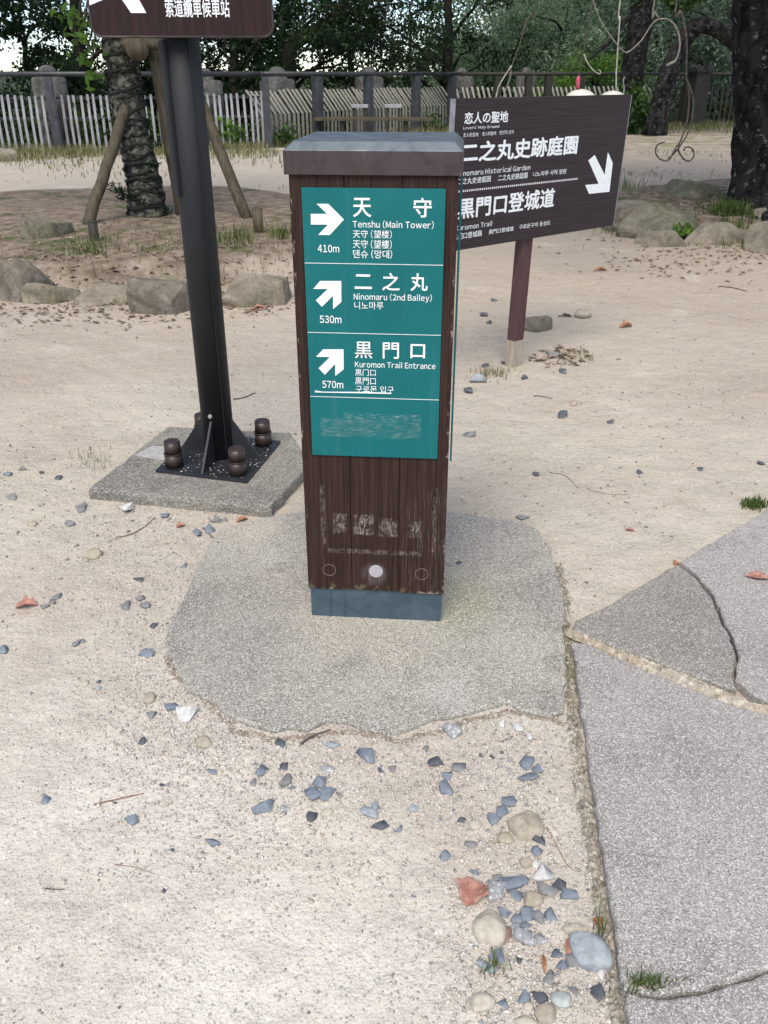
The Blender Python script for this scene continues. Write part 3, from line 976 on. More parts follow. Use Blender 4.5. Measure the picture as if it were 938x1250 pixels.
joint = roughen(gp([(695, 770), (730, 785), (770, 802), (820, 822), (870, 843), (915, 862), (960, 873), (1100, 905), (1400, 985)], 0.02), 0.02, 0.002, rgp, False)
ribbon("mortar_joint", joint, 0.021, 0.012, 0.0285, M['mortar'], rgp, kind='structure', label="sandy mortar joint between the path slabs", cat="joint")
edge = roughen(gp([(684, 690), (690, 740), (694, 790), (698, 850), (704, 905), (712, 960), (722, 1020), (732, 1085), (742, 1150), (752, 1215), (762, 1290)], 0.01), 0.015, 0.003, rgp, False)
ribbon("rough_kerb", edge, 0.019, -0.006, 0.009, M['edging'], rgp, kind='structure', label="mossy gravelly edging strip along the side of the path", cat="kerb")
PATH_ALL = np.vstack([gp([(690, 770)]), gp([(703, 757), (826, 689), (938, 621), (1250, 500)]), gp([(1500, 560), (1400, 1400), (800, 1500), (775, 1300), (762, 1205), (742, 1075), (722, 950), (708, 850)])])

# ================================================================== THE TIMBER WAYMARKER
PX, PY, PYAW = -0.0248, 2.0887, -0.0832
HW, ZCB, ZT, ZWB = 0.1969, 1.2433, 1.2943, 0.1126
DEP = 0.3606
SKW = 0.1919

def plane_fn(ox, oy, yaw, boff=0.0, lean=0.0, pivot=0.0):
    """photo pixel -> (a, z) on an upright plane through a thing's frame"""
    ca, sa = math.cos(yaw), math.sin(yaw)
    n = np.array([-sa * math.cos(lean), ca * math.cos(lean), -math.sin(lean)])
    up = np.array([-sa * math.sin(lean), ca * math.sin(lean), math.cos(lean)])
    r = np.array([ca, sa, 0])
    o = np.array([ox - sa * boff, oy + ca * boff, pivot])
    def f(u, v):
        d = ray(u, v)
        c0 = np.array([0, 0, H])
        t = np.dot(o - c0, n) / np.dot(d, n)
        p = c0 + d * t - o
        return float(p @ r), float(p @ up) + pivot
    return f

wp = root("waymarker_post", "dark brown timber waymarker with zinc cap and teal direction panel on its concrete pad", "signpost", (PX, PY, 0.0), PYAW)
rg = np.random.default_rng(2)
# body: core and boards with fine joints
b = MB()
b.box((0, DEP / 2, (ZWB + ZCB) / 2), (2 * HW - 0.030, DEP - 0.030, ZCB - ZWB - 0.004))
zc, zh = (ZWB + ZCB) / 2, ZCB - ZWB
for x0, x1, dz in ((-HW, -0.0690, 0.0), (-0.0675, 0.0660, 0.002), (0.0675, HW, -0.002)):
    b.box(((x0 + x1) / 2, 0.010, zc + dz), (x1 - x0, 0.020, zh), None, 0.0012)
    b.box(((x0 + x1) / 2, DEP - 0.010, zc + dz), (x1 - x0, 0.020, zh), None, 0.0012)
for y0, y1 in ((0.0215, 0.125), (0.1265, 0.235), (0.2365, DEP - 0.0215)):
    for sx in (-1, 1):
        b.box((sx * (HW - 0.010), (y0 + y1) / 2, zc), (0.020, y1 - y0, zh), None, 0.0012)
b.build("timber_body", M['wood'], wp)
# skirt
b = MB()
sy = (DEP - 2 * 0.005)
b.box((0, DEP / 2, 0.060), (2 * SKW, sy, 0.112), None, 0.0012)
for x in (-0.134, -0.092):
    b.box((x, 0.0035, 0.060), (0.003, 0.004, 0.10), Matrix.Rotation(R(1.5), 3, 'Y'))
b.build("zinc_skirt", M['skirt'], wp)
# cap: band, then sloped hip top
E_ = 0.0094
cx0, cy0, cy1 = HW + E_, -E_, DEP + E_
bm = bmesh.new()
lo = [(-cx0, cy0), (cx0, cy0), (cx0, cy1), (-cx0, cy1)]
ins = 0.021
hi = [(-cx0 + ins, cy0 + ins), (cx0 - ins, cy0 + ins), (cx0 - ins, cy1 - ins), (-cx0 + ins, cy1 - ins)]
r0 = [bm.verts.new((*p, ZT - 0.0005)) for p in lo]
r1 = [bm.verts.new((*p, ZT + 0.020)) for p in hi]
for i in range(4):
    j = (i + 1) % 4
    bm.faces.new((r0[i], r0[j], r1[j], r1[i]))
bm.faces.new(r1)
bm.faces.new(r0[::-1])
bmesh.ops.recalc_face_normals(bm, faces=bm.faces[:])
bmesh.ops.bevel(bm, geom=bm.edges[:], offset=0.003, segments=2, affect='EDGES', profile=0.5)
me = bpy.data.meshes.new("cap_top"); bm.to_mesh(me); bm.free(); me.materials.append(M['cap_top'])
link("cap_top", me, wp)
b = MB()
for sx in (-1, 1):
    b.box((sx * (cx0 - 0.003), DEP / 2, (ZCB + ZT) / 2), (0.006, cy1 - cy0, ZT - ZCB), None, 0.001)
b.box((0, cy0 + 0.003, (ZCB + ZT) / 2), (2 * cx0 - 0.0125, 0.0062, ZT - ZCB), None, 0.001)
b.box((0, cy1 - 0.003, (ZCB + ZT) / 2), (2 * cx0 - 0.0125, 0.0062, ZT - ZCB), None, 0.001)
b.box((0, DEP / 2, ZCB + 0.012), (2 * HW - 0.01, DEP - 0.01, 0.02))
band = b.build("cap_band", M['cap_band'], wp)
fp = plane_fn(PX, PY, PYAW, -E_)
for u, v in ((384, 195.5), (521.5, 196.5)):
    a, z = fp(u, v)
    MB().cyl((a, cy0 - 0.0022, z), (a, cy0 + 0.002, z), 0.0036, 0.0042, 12).build("rivet", M['cap_band'], band)

# teal panel on the front
PT = 0.005
fp = plane_fn(PX, PY, PYAW, -PT - 0.0012)
cor = [fp(368.5, 228.6), fp(546.3, 231.0), fp(532.5, 560.5), fp(381.0, 555.5)]
pl = (cor[0][0] + cor[3][0]) / 2; pr = (cor[1][0] + cor[2][0]) / 2
pt_ = (cor[0][1] + cor[1][1]) / 2; pb = (cor[2][1] + cor[3][1]) / 2
panel = MB().box(((pl + pr) / 2, -PT / 2 - 0.0004, (pt_ + pb) / 2), (pr - pl, PT - 0.0008, pt_ - pb), None, 0.0008).build("direction_panel", M['panel'], wp)
YF = -PT - 0.0011
def z1(X, Y):                                   # enlarged-view pixels of the panel
    return fp(340 + X / 3.908, 140 + Y / 3.906)
def z2(X, Y):
    return fp(340 + X / 3.675, 440 + Y / 3.675)
def write(body, zf, x0, x1, y0, y1, bold, par=None, name="lettering", mat=None):
    (a0, zb), (a1, zt) = zf(x0, y1), zf(x1, y0)
    return lettering(body, a0, a1, zb, zt, YF, mat or M['white'], par or panel, bold, name)
write("天", z1, 357, 443, 397, 488, 0.012)
write("守", z1, 643, 733, 397, 490, 0.012)
write("Tenshu (Main Tower)", z1, 355, 742, 507, 541, 0.008)
write("天守 (望楼)", z1, 356, 541, 551, 588, 0.004)
write("天守 (望樓)", z1, 356, 541, 598, 637, 0.004)
write("덴슈 (망대)", z1, 357, 543, 645, 684, 0.004)
write("410m", z1, 189, 290, 621, 656, 0.012)
write("二", z1, 364, 446, 762, 830, 0.014)
write("之", z1, 496, 580, 755, 838, 0.014)
write("丸", z1, 630, 714, 757, 840, 0.014)
write("Ninomaru (2nd Bailey)", z1, 360, 733, 856, 890, 0.008)
write("니노마루", z1, 363, 501, 893, 927, 0.002)
write("530m", z1, 198, 301, 959, 993, 0.012)
write("黒", z1, 366, 448, 1083, 1161, 0.006)
write("門", z1, 498, 576, 1087, 1163, 0.010)
write("口", z1, 630, 701, 1095, 1161, 0.014)
write("Kuromon Trail Entrance", z1, 366, 750, 1184, 1204, 0.008)
write("黒门口", z2, 345, 437, 40, 68, 0.002)
write("黒門口", z2, 345, 437, 78, 107, 0.002)
write("구로몬 입구", z2, 347, 518, 117, 143, 0.002)
write("570m", z2, 198, 291, 93, 123, 0.012)
for poly in ([(155, 473), (232, 473), (183, 425), (238, 425), (313, 500), (245, 574), (190, 573), (237, 524), (155, 524)],
             [(300, 793), (301, 893), (261, 927), (261, 863), (208, 916), (179, 885), (236, 831), (166, 831), (199, 793)],
             [(311, 1119), (312, 1214), (272, 1246), (271, 1188), (222, 1240), (192, 1209), (246, 1156), (180, 1154), (214, 1119)]):
    flat_poly("direction_arrow", [z1(*p) for p in poly], YF + 0.0006, M['white'], panel, 0.0009)
for (xa, ya), (xb, yb), zf in (((122, 706), (791, 719), z1), ((136, 1037), (778, 1053), z1), ((146, 160), (721, 179), z2)):
    (a0, k0), (a1, k1) = zf(xa, ya), zf(xb, yb)
    flat_poly("divider_line", [(pl + 0.001, (k0 + k1) / 2 - 0.0007), (pr - 0.001, (k0 + k1) / 2 - 0.0007), (pr - 0.001, (k0 + k1) / 2 + 0.0007), (pl + 0.001, (k0 + k1) / 2 + 0.0007)], YF + 0.0004, M['white_worn'], panel, 0.0005)
# curled strip of old backing left on the panel
(a0, k0), (a1, k1) = z2(165, 141), z2(507, 148)
flat_poly("backing_scrap", [(a0, k0 - 0.001), (a1, k1 - 0.001), (a1, k1 + 0.0016), (a1 - 0.06, k1 + 0.0024), (a0 + 0.02, k0 + 0.0012), (a0, k0 + 0.004)], YF + 0.0002, M['white_worn'], panel, 0.0015)
# the panel on the right-hand face, seen on edge
sp = MB().box((HW + 0.0062, DEP * 0.5 - 0.01, (pt_ + pb) / 2 - 0.01), (0.005, 0.26, pt_ - pb + 0.03), None, 0.001).build("side_panel", M['panel'], wp)
sp["label"] = "teal panel fixed to the side face, seen on edge"
# plugs over the old screw holes
fp0 = plane_fn(PX, PY, PYAW, 0.0)
def z3(X, Y):
    return fp0(340 + X / 3.675, 440 + Y / 3.675)
for (X, Y, rr, mat) in ((229, 939, 0.0185, M['wood']), (438, 945, 0.0205, M['plug']), (643, 958, 0.0185, M['wood'])):
    a, z = z3(X, Y)
    pg = MB().cyl((a, 0.006, z), (a, -0.0022 if mat is M['plug'] else -0.0007, z), rr, rr * 0.97, 28).build("screw_plug", mat, wp)
    if mat is M['wood']:
        th = np.linspace(0, 2 * math.pi, 25)
        tube("rim_scratch", [(a + rr * math.cos(t), -0.0009, z + rr * math.sin(t)) for t in th], 0.0004, M['bare_wood'], pg, 5)
    else:
        pg["label"] = "bare grey middle plug"

# ================================================================== TALL ROAD SIGN ON A STEEL POLE
ZF = 0.047                                      # top of the footing
FT = [(108, 596), (331, 619), (374, 570), (352, 534), (196, 514)]
ft = np.array([at_z(u, v, ZF)[:2] for u, v in FT])
Bl, Br, Tr = (at_z(u, v, ZF + 0.012)[:2] for u, v in ((190, 573.5), (302, 587), (342.7, 538)))
Tl = Bl + Tr - Br
pc = (Bl + Br + Tr + Tl) / 4
ex = Br - Bl; ey = Tr - Br
LX, LY = np.linalg.norm(ex), np.linalg.norm(ey)
ex /= LX; ey /= LY
fa, fb, fc = ft[0], ft[1], at_z(377, 566, ZF)[:2]
foot = [fa, fb, fc, at_z(356, 528, ZF)[:2], at_z(205, 520, ZF)[:2]]
foot = roughen(np.array(foot), 0.05, 0.003, np.random.default_rng(4))
sg = MB()
sg.prism([(p[0], p[1]) for p in foot], -0.12, ZF, 0.012)
sg.build("footing_slab", M['footing'], label="grey exposed aggregate concrete footing under the steel pole", cat="footing")
pyaw = math.atan2(ex[1], ex[0])
ps = root("pole_sign", "dark steel pole on bolted base plate carrying a red brown signboard overhead", "sign", (pc[0], pc[1], ZF), 0.0)
def LP(a, bq, z):
    """point in base-plate axes"""
    q = ex * a + ey * bq
    return (q[0], q[1], z)
b = MB()
b.prism([LP(-LX / 2, -LY / 2, 0)[:2], LP(LX / 2, -LY / 2, 0)[:2], LP(LX / 2, LY / 2, 0)[:2], LP(-LX / 2, LY / 2, 0)[:2]], 0.0, 0.012, 0.002)
plate = b.build("base_plate", M['black_steel'], ps)
PR = 0.062
BZ = 2.02                                       # pole top
b = MB()
b.cyl((0, 0, 0.012), (0, 0, BZ), PR, PR, 40)
pole = b.build("pole", M['pole'], ps)
th0 = math.atan2(-pc[1], -pc[0])                # towards the viewer
b = MB()
for dth in (0.42,):
    b.box((math.cos(th0 + dth) * (PR + 0.0005), math.sin(th0 + dth) * (PR + 0.0005), 1.0), (0.006, 0.004, 1.9), Matrix.Rotation(th0 + dth, 3, 'Z'), 0.001)
b.build("seam", M['pole'], pole)
# cover strip high on the left of the pole
thl = th0 - 1.05
zlo = 1.02; zhi = 1.50
MB().box((math.cos(thl) * (PR + 0.006), math.sin(thl) * (PR + 0.006), (zlo + zhi) / 2), (0.018, 0.030, zhi - zlo), Matrix.Rotation(thl, 3, 'Z'), 0.006).build("cover_strip", M['pole'], pole)
GH = 0.185
for (da, db) in ((0, -1), (1, 0), (0, 1), (-1, 0)):
    rr = (LX if da else LY) / 2 - 0.012
    t = PR - 0.004
    a_ = LP(da * t, db * t, 0.012); c_ = LP(da * rr, db * rr, 0.012); e_ = LP(da * t, db * t, GH)
    nrm = LP(db, da, 0)
    MB().tri_plate(a_, c_, e_, nrm, 0.009).build("gusset", M['black_steel'], ps)
for sa in (-1, 1):
    for sb in (-1, 1):
        q = LP(sa * (LX / 2 - 0.058), sb * (LY / 2 - 0.055), 0)
        b = MB()
        b.cyl((q[0], q[1], 0.0122), (q[0], q[1], 0.066), 0.036, 0.035, 28)
        b.cyl((q[0], q[1], 0.066), (q[0], q[1], 0.070), 0.0368, 0.0368, 28)
        b.cyl((q[0], q[1], 0.070), (q[0], q[1], 0.116), 0.0325, 0.0318, 28)
        b.cyl((q[0], q[1], 0.116), (q[0], q[1], 0.120), 0.0318, 0.029, 28)
        b.build("bolt_cap", M['bolt_cap'], ps)
tb = math.atan2(-ey[1], -ey[0])
q = LP(0, -PR, 0)
MB().cyl((q[0] * 0.97, q[1] * 0.97, GH + 0.018), (q[0] * 1.08, q[1] * 1.08, GH + 0.018), 0.009, 0.008, 16).build("stud", M['steel'], ps)
MB().prism([tuple(at_z(u, v, ZF)[:2] - pc) for u, v in ((166, 556), (186, 545), (214, 546), (214, 560), (196, 562))], -0.004, 0.004, 0.002).build("mortar_patch", M['patch'], ps)
# signboard
sy_ = pc[1] - PR - 0.012
bf = plane_fn(pc[0], sy_ - 0.030, 0.0)
bl, zb_ = bf(114, 44.5); br, _ = bf(333.5, 45.5)
zb_ = zb_ - ZF
bh = 0.62
def rrect(x0, x1, z0, z1, r, k=6):
    out = []
    for cx, cz, a0 in ((x1 - r, z0 + r, -90), (x1 - r, z1 - r, 0), (x0 + r, z1 - r, 90), (x0 + r, z0 + r, 180)):
        for i in range(k + 1):
            a = R(a0 + 90 * i / k)
            out.append((cx + r * math.cos(a), cz + r * math.sin(a)))
    return out
yb = sy_ - pc[1]
board = flat_poly("signboard", rrect(bl, br, zb_, zb_ + bh, 0.03), yb, M['redwood'], ps, 0.028)
rim_pts = rrect(bl - 0.001, br + 0.001, zb_ - 0.001, zb_ + bh + 0.001, 0.031)
tube("trim", [(x, yb - 0.027, z) for x, z in rim_pts + rim_pts[:1]], 0.0040, M['cap_band'], board, 6)
def z7(X, Y):
    a, z = bf(90 + X / 3.608, Y / 3.608)
    return a, z - ZF
(a0, q0), (a1, q1) = z7(408, 80), z7(685, 17)
lettering("索道纜車候車站", a0, a1, q0 + 0.002, q0 + 0.002 + 0.052, yb - 0.0292, M['white'], board, 0.012)
# arrow pointing up and left; only the foot of its stem is in the photograph
e0 = z7(253, 57); e1 = z7(320, 57)
wd = e1[0] - e0[0]
ax_, az_ = e0[0], e0[1]
arrow = [(ax_, az_), (ax_ + wd, az_), (ax_ - 0.055 + wd, az_ + 0.11), (ax_ + 0.01, az_ + 0.11 + 0.0), (ax_ - 0.085, az_ + 0.19), (ax_ - 0.13, az_ + 0.02), (ax_ - 0.085, az_ + 0.035), (ax_ - 0.052, az_ + 0.08)]
flat_poly("direction_arrow", arrow, yb - 0.0282, M['white'], board, 0.001)
for zc_ in (zb_ + 0.12, zb_ + 0.48):
    MB().box((0, yb + 0.011, zc_), (0.22, 0.018, 0.04)).build("bracket", M['pole'], ps)

# ================================================================== BROWN GUIDE SIGN ON A SLENDER POST
b0 = at_z(630, 448)
SYAW, A0, A1, Z0, Z1, LEAN = 0.6872, -0.5751, 0.7096, 0.6892, 1.3516, -0.0291
gs = root("guide_sign", "violet brown signboard with white brush lettering on a slender red brown post", "sign", (b0[0], b0[1], 0.0), SYAW)
TH = 0.030
lean_m = Matrix.Translation((0, -0.03, 1.0)) @ Matrix.Rotation(-LEAN, 4, 'X') @ Matrix.Translation((0, 0, -1.0))
bd = MB()
bd.box(((A0 + A1) / 2, TH / 2, (Z0 + Z1) / 2), (A1 - A0 - 0.008, TH, Z1 - Z0), None, 0.0015)
board2 = bd.build("signboard", M['signboard'], gs)
board2.matrix_local = lean_m
for x in (A0 + 0.002, A1 - 0.002):
    MB().box((x, TH / 2, (Z0 + Z1) / 2), (0.0042, TH + 0.001, Z1 - Z0 - 0.002)).build("end_cap", M['sign_edge'], board2)
ca, sa = math.cos(SYAW), math.sin(SYAW)
sf = plane_fn(b0[0] + sa * 0.03, b0[1] - ca * 0.03, SYAW, 0.0, LEAN, 1.0)
def z4(X, Y):
    return sf(540 + X / 3.908, 80 + Y / 3.908)
def write2(body, x0, y0, x1, y1, bold, name="lettering"):
    (a0, zb), (a1, zt) = z4(x0, y0), z4(x1, y1)
    return lettering(body, a0, a1, zb, zt, -0.0008, M['white_worn'], board2, bold, name)
write2("恋人の聖地", 104, 280, 317, 215, 0.020)
write2("Lovers' Holy Ground", 100, 309, 272, 281, 0.008)
write2("恋人的圣地", 99, 342, 173, 318, 0.0)
write2("恋人的聖地", 190, 335, 258, 313, 0.0)
write2("연인의 성지", 272, 330, 341, 307, 0.0)
write2("二之丸史跡庭園", 84, 468, 652, 330, 0.026)
write2("Ninomaru Historical Garden", 74, 530, 421, 472, 0.006)
write2("二之丸史迹庭园", 72, 570, 232, 524, 0.006)
write2("二之丸史跡庭園", 265, 551, 408, 508, 0.006)
write2("니노마루 사적 정원", 432, 531, 592, 492, 0.006)
write2("黒門口登城道", 72, 736, 541, 582, 0.022)
write2("Kuromon Trail", 62, 790, 238, 740, 0.006)
write2("黒门口登城路", 50, 834, 191, 784, 0.006)
write2("黒門口登城道", 221, 806, 341, 766, 0.006)
write2("구로몬구치 등성도", 366, 782, 517, 738, 0.006)
(a0, k0), (a1, k1) = z4(80, 600), z4(643, 541)
b = MB()
nd = 62
for i in range(nd):
    x = a0 + (a1 - a0) * i / (nd - 1)
    b.box((x, -0.0006, (k0 + k1) / 2), (0.0058, 0.0012, 0.0085))
b.build("dotted_line", M['white_worn'], board2)
flat_poly("direction_arrow", [z4(*p) for p in [(697, 453), (727, 427), (775, 522), (790, 413), (813, 465), (797, 602), (700, 612), (682, 570), (746, 564)]], -0.0002, M['white_worn'], board2, 0.001)
b = MB()
b.box((0.022, 0.025, 0.75), (0.075, 0.055, 1.20), Matrix.Rotation(R(1.5), 3, 'Y'), 0.004)
b.build("post", M['sign_post'], gs)
b = MB()
b.box((0.004, 0.025, 0.055), (0.070, 0.052, 0.26), Matrix.Rotation(R(1.5), 3, 'Y'), 0.004)
o = b.build("post_foot", M['bare_wood'], gs)
o["label"] = "bare unpainted foot of the post"

# ================================================================== FENCE ALONG THE TERRACE EDGE
RAIL_Z = 1.44
def fence_section(P0, P1, label, posts, post_mat, rail_mat, pick_mat, gap, pick_h, bend, pw, seed, pick=True):
    """posts: positions along the section (0..1). bend: how far the pickets' upper half leans outward"""
    rg = np.random.default_rng(seed)
    P0, P1 = np.array(P0), np.array(P1)
    L = np.linalg.norm(P1 - P0)
    yaw = math.atan2(P1[1] - P0[1], P1[0] - P0[0])
    f = root("picket_fence", label, "fence", (P0[0], P0[1], float(terrain(P0[0], P0[1]))), yaw)
    MB().cyl((-0.05, 0, RAIL_Z), (L + 0.05, 0, RAIL_Z), 0.048, 0.048, 14).build("top_rail", rail_mat, f)
    for t in posts:
        MB().box((t * L, 0.0, (RAIL_Z - 0.05) / 2 - 0.1), (pw, pw, RAIL_Z + 0.15), Matrix.Rotation(rg.normal() * 0.01, 3, 'Y'), 0.008).build("post", post_mat, f)
    ps_ = sorted(posts)
    y0 = 0.14
    for za in (pick_h * 0.60, pick_h * 0.96):
        yy = y0 + 0.035 + (bend * max(0, za - pick_h * 0.55) / (pick_h * 0.45))
        MB().box((L / 2, yy, za), (L, 0.03, 0.05)).build("back_rail", rail_mat, f)
    edges_ = [0.0] + list(ps_) + [1.0]
    for a, c in zip(edges_[:-1], edges_[1:]):
        if (c - a) * L < 0.25:
            continue
        b = MB()
        n = max(2, int((c - a) * L / gap))
        for i in range(n):
            x = (a + (c - a) * (i + 0.5) / n) * L + rg.normal() * 0.008
            zt = pick_h * (1 + rg.normal() * 0.012)
            zm = pick_h * 0.58
            wd = gap * 0.40
            b.box((x, y0, zm / 2 + 0.02), (wd, 0.022, zm), Matrix.Rotation(rg.normal() * 0.012, 3, 'Y'))
            ang = math.atan2(bend, zt - zm)
            LL = math.hypot(bend, zt - zm)
            b.box((x + rg.normal() * 0.004, y0 + bend / 2, (zm + zt) / 2), (wd, 0.022, LL + 0.02), Matrix.Rotation(-ang, 3, 'X'))
        b.build("picket_panel", pick_mat, f)
    return f, L, yaw

def frac(P0, P1, px):
    """where along the line a photo column crosses it"""
    d = ray(px, 120)
    a = np.array([[P1[0] - P0[0], -d[0]], [P1[1] - P0[1], -d[1]]])
    return float(np.linalg.solve(a, -np.array(P0))[0])
FA, FB, FC = at_z(-90, 188)[:2], at_z(325, 180.5)[:2], at_z(560, 158)[:2]
FD, FE = at_z(800, 154)[:2], at_z(1060, 151)[:2]
fence_section(FA, FB, "pale grey upright picket fence behind the propped tree at the left", [frac(FA, FB, x) for x in (62, 196, 325)], M['fence_post'], M['rail'], M['grey_wood'], 0.125, 1.04, 0.10, 0.15, 1)
fence_section(FB, FC, "slanting weathered picket fence behind the wooden bench", [frac(FB, FC, x) for x in (388, 450, 508, 552)], M['fence_post'], M['rail'], M['pale_wood'], 0.15, 1.10, 0.42, 0.19, 2)
fence_section(FC, FD, "dark picket fence receding behind the brown guide sign", [frac(FC, FD, x) for x in (606, 645, 668, 708, 760)], M['dark_wood'], M['dark_wood'], M['pale_wood'], 0.15, 1.08, 0.40, 0.19, 3)
fence_section(FD, FE, "dark upright picket fence between the leaning trunk and the big tree", [frac(FD, FE, x) for x in (838, 912, 985)], M['dark_wood'], M['dark_wood'], M['dark_wood'], 0.16, 1.10, 0.05, 0.22, 4)
# sloping braces behind the slanting section
def along(P0, P1, t, off=0.0):
    P0, P1 = np.array(P0), np.array(P1)
    d = P1 - P0; L = np.linalg.norm(d); d /= L
    return P0 + d * t * L + np.array([-d[1], d[0]]) * off
# weathered posts with domed heads standing just outside the rail
for (u, wpx, vt, lab, P0, P1) in ((57, 42, 79, "squat grey stone post with domed head behind the first rail post", FA, FB),
                                  (255, 42, 83, "grey stone post with domed head half hidden by the steel pole", FA, FB),
                                  (380, 44, 81, "domed stone post beside the rail above the zinc cap, nearer of two", FB, FC),
                                  (488, 36, 81, "domed stone post behind the stools at the bench", FB, FC),
                                  (577, 30, 83, "domed stone post rising above the left part of the brown guide sign", FC, FD),
                                  (657, 24, 82, "small far domed stone post behind the hanging cords", FC, FD)):
    t = frac(P0, P1, u)
    p = along(P0, P1, t, 0.98)
    sc = ppm(np.array([p[0], p[1], 1.0]))
    wd = wpx / sc
    ztop = at_y(u, vt, p[1])[2]
    st = root("domed_post", lab, "stone post", (p[0], p[1], float(terrain(p[0], p[1])) - 0.05), math.atan2(P1[1] - P0[1], P1[0] - P0[0]), "domed stone posts outside the rail")
    zb = float(terrain(p[0], p[1])) - 0.05
    rgx = np.random.default_rng(int(u))
    hb = ztop - zb - wd * 0.32
    prof = [(0.50, 0.0), (0.50, hb * 0.6), (0.49, hb * 0.97), (0.44, hb), (0.27, hb + 0.01), (0.255, hb + wd * 0.12), (0.22, hb + wd * 0.22), (0.13, hb + wd * 0.30), (0.02, hb + wd * 0.32)]
    V, Fc, k = [], [], 14
    for r_, z_ in prof:
        a = np.linspace(0, 2 * math.pi, k, endpoint=False)
        rr = r_ * wd * (1 + 0.02 * rgx.normal(size=k))
        V += [(x, y, z_) for x, y in zip(np.cos(a) * rr, np.sin(a) * rr)]
    for i in range(len(prof) - 1):
        for j in range(k):
            Fc.append((i * k + j, i * k + (j + 1) % k, (i + 1) * k + (j + 1) % k, (i + 1) * k + j))
    Fc.append(tuple(range((len(prof) - 1) * k, len(prof) * k)))
    ns = 4 * k
    body_f = [f for f in Fc if max(f) < ns]
    head_f = [tuple(i - 3 * k for i in f) for f in Fc if min(f) >= 3 * k]
    link("shaft", raw_mesh("shaft", V[:ns], body_f, M['domed'], True), st)
    link("domed_head", raw_mesh("domed_head", V[3 * k:], head_f, M['domed'], True), st)
# big capped gate post on the right, at the corner of the fence
p = along(FD, FE, frac(FD, FE, 845), -0.30)
gpz = float(terrain(p[0], p[1]))
gpo = root("capped_post", "thick dark post with square cap in the fence by the hanging scroll", "post", (p[0], p[1], gpz), math.atan2(FE[1] - FD[1], FE[0] - FD[0]))
MB().box((0, 0, 0.72), (0.46, 0.42, 1.5), None, 0.02).build("shaft", M['dark_wood'], gpo)
MB().box((0, 0, 1.56), (0.62, 0.54, 0.18), None, 0.05).build("cap", M['dark_wood'], gpo)

# bench and stools in front of the slanting fence
def px_at(u, v, y):
    return at_y(u, v, y)
by = 21.6
bc = at_y(456, 147, by)
bench = root("bench", "long low plank bench before the slanting fence, seen just over the zinc cap", "bench", (bc[0], by, 0.0), 0.0)
bl_, br_ = at_y(385, 147, by)[0] - bc[0], at_y(528, 147, by)[0] - bc[0]
hz = at_y(456, 143.5, by)[2]
for y in (-0.17, 0.0, 0.17):
    MB().box(((bl_ + br_) / 2, y, hz - 0.03), (br_ - bl_ + 0.04 * (y == 0), 0.155, 0.06), None, 0.006).build("seat_plank", M['prop'], bench)
for x in (bl_ + 0.62, br_ - 0.62):
    for y in (-0.12, 0.12):
        MB().box((x + 0.0, y, (hz - 0.062) / 2), (0.11, 0.09, hz - 0.064), None, 0.005).build("leg", M['dark_wood'], bench)
    MB().box((x + 0.0, 0, hz - 0.10), (0.07, 0.145, 0.06)).build("crossbar", M['dark_wood'], bench)
for (u, lab) in ((439.5, "pale topped wooden stool behind the bench, beside the darker fence post"), (480, "pale topped wooden stool behind the bench, before the domed stone post")):
    yy = 22.6
    c = at_y(u, 130, yy)
    so = root("stool", lab, "stool", (c[0], yy, float(terrain(c[0], yy))), 0.0, "pale topped stools behind the bench")
    zt = at_y(u, 127.5, yy)[2] - float(terrain(c[0], yy))
    wd = 20.5 / ppm(np.array([c[0], yy, 0.8]))
    MB().box((0, 0, zt - 0.035), (wd, 0.36, 0.07), None, 0.01).build("seat", M['grey_wood'], so)
    for sx in (-1, 1):
        for sy in (-1, 1):
            MB().box((sx * (wd / 2 - 0.06), sy * 0.12, (zt - 0.072) / 2), (0.06, 0.06, zt - 0.074)).build("leg", M['dark_wood'], so)

# ================================================================== TREES
def crown_mesh(name, clumps, n, lsize, mat, parent, seed, spread=0.5, droop=0.2, aspect=0.45):
    rg = np.random.default_rng(seed)
    C = np.asarray(clumps)
    k = rg.integers(0, len(C), n)
    sg_ = (C[k, 3] * spread)[:, None]
    P = C[k, :3] + rg.normal(size=(n, 3)) * sg_ * np.array([1, 1, 0.7])
    V, Fc = leaf_arrays(P, lsize, lsize * aspect, rg, droop)
    return link(name, raw_mesh(name, V, Fc, mat), parent)

def limb_path(p0, p1, rg, sag=0.0, n=6, w=0.12):
    P = []
    L = np.linalg.norm(np.array(p1) - np.array(p0))
    for i in range(n):
        t = i / (n - 1)
        q = np.array(p0) * (1 - t) + np.array(p1) * t
        q = q + rg.normal(size=3) * w * L * 0.25 * math.sin(math.pi * t)
        q[2] += sag * math.sin(math.pi * t)
        P.append(q)
    return P

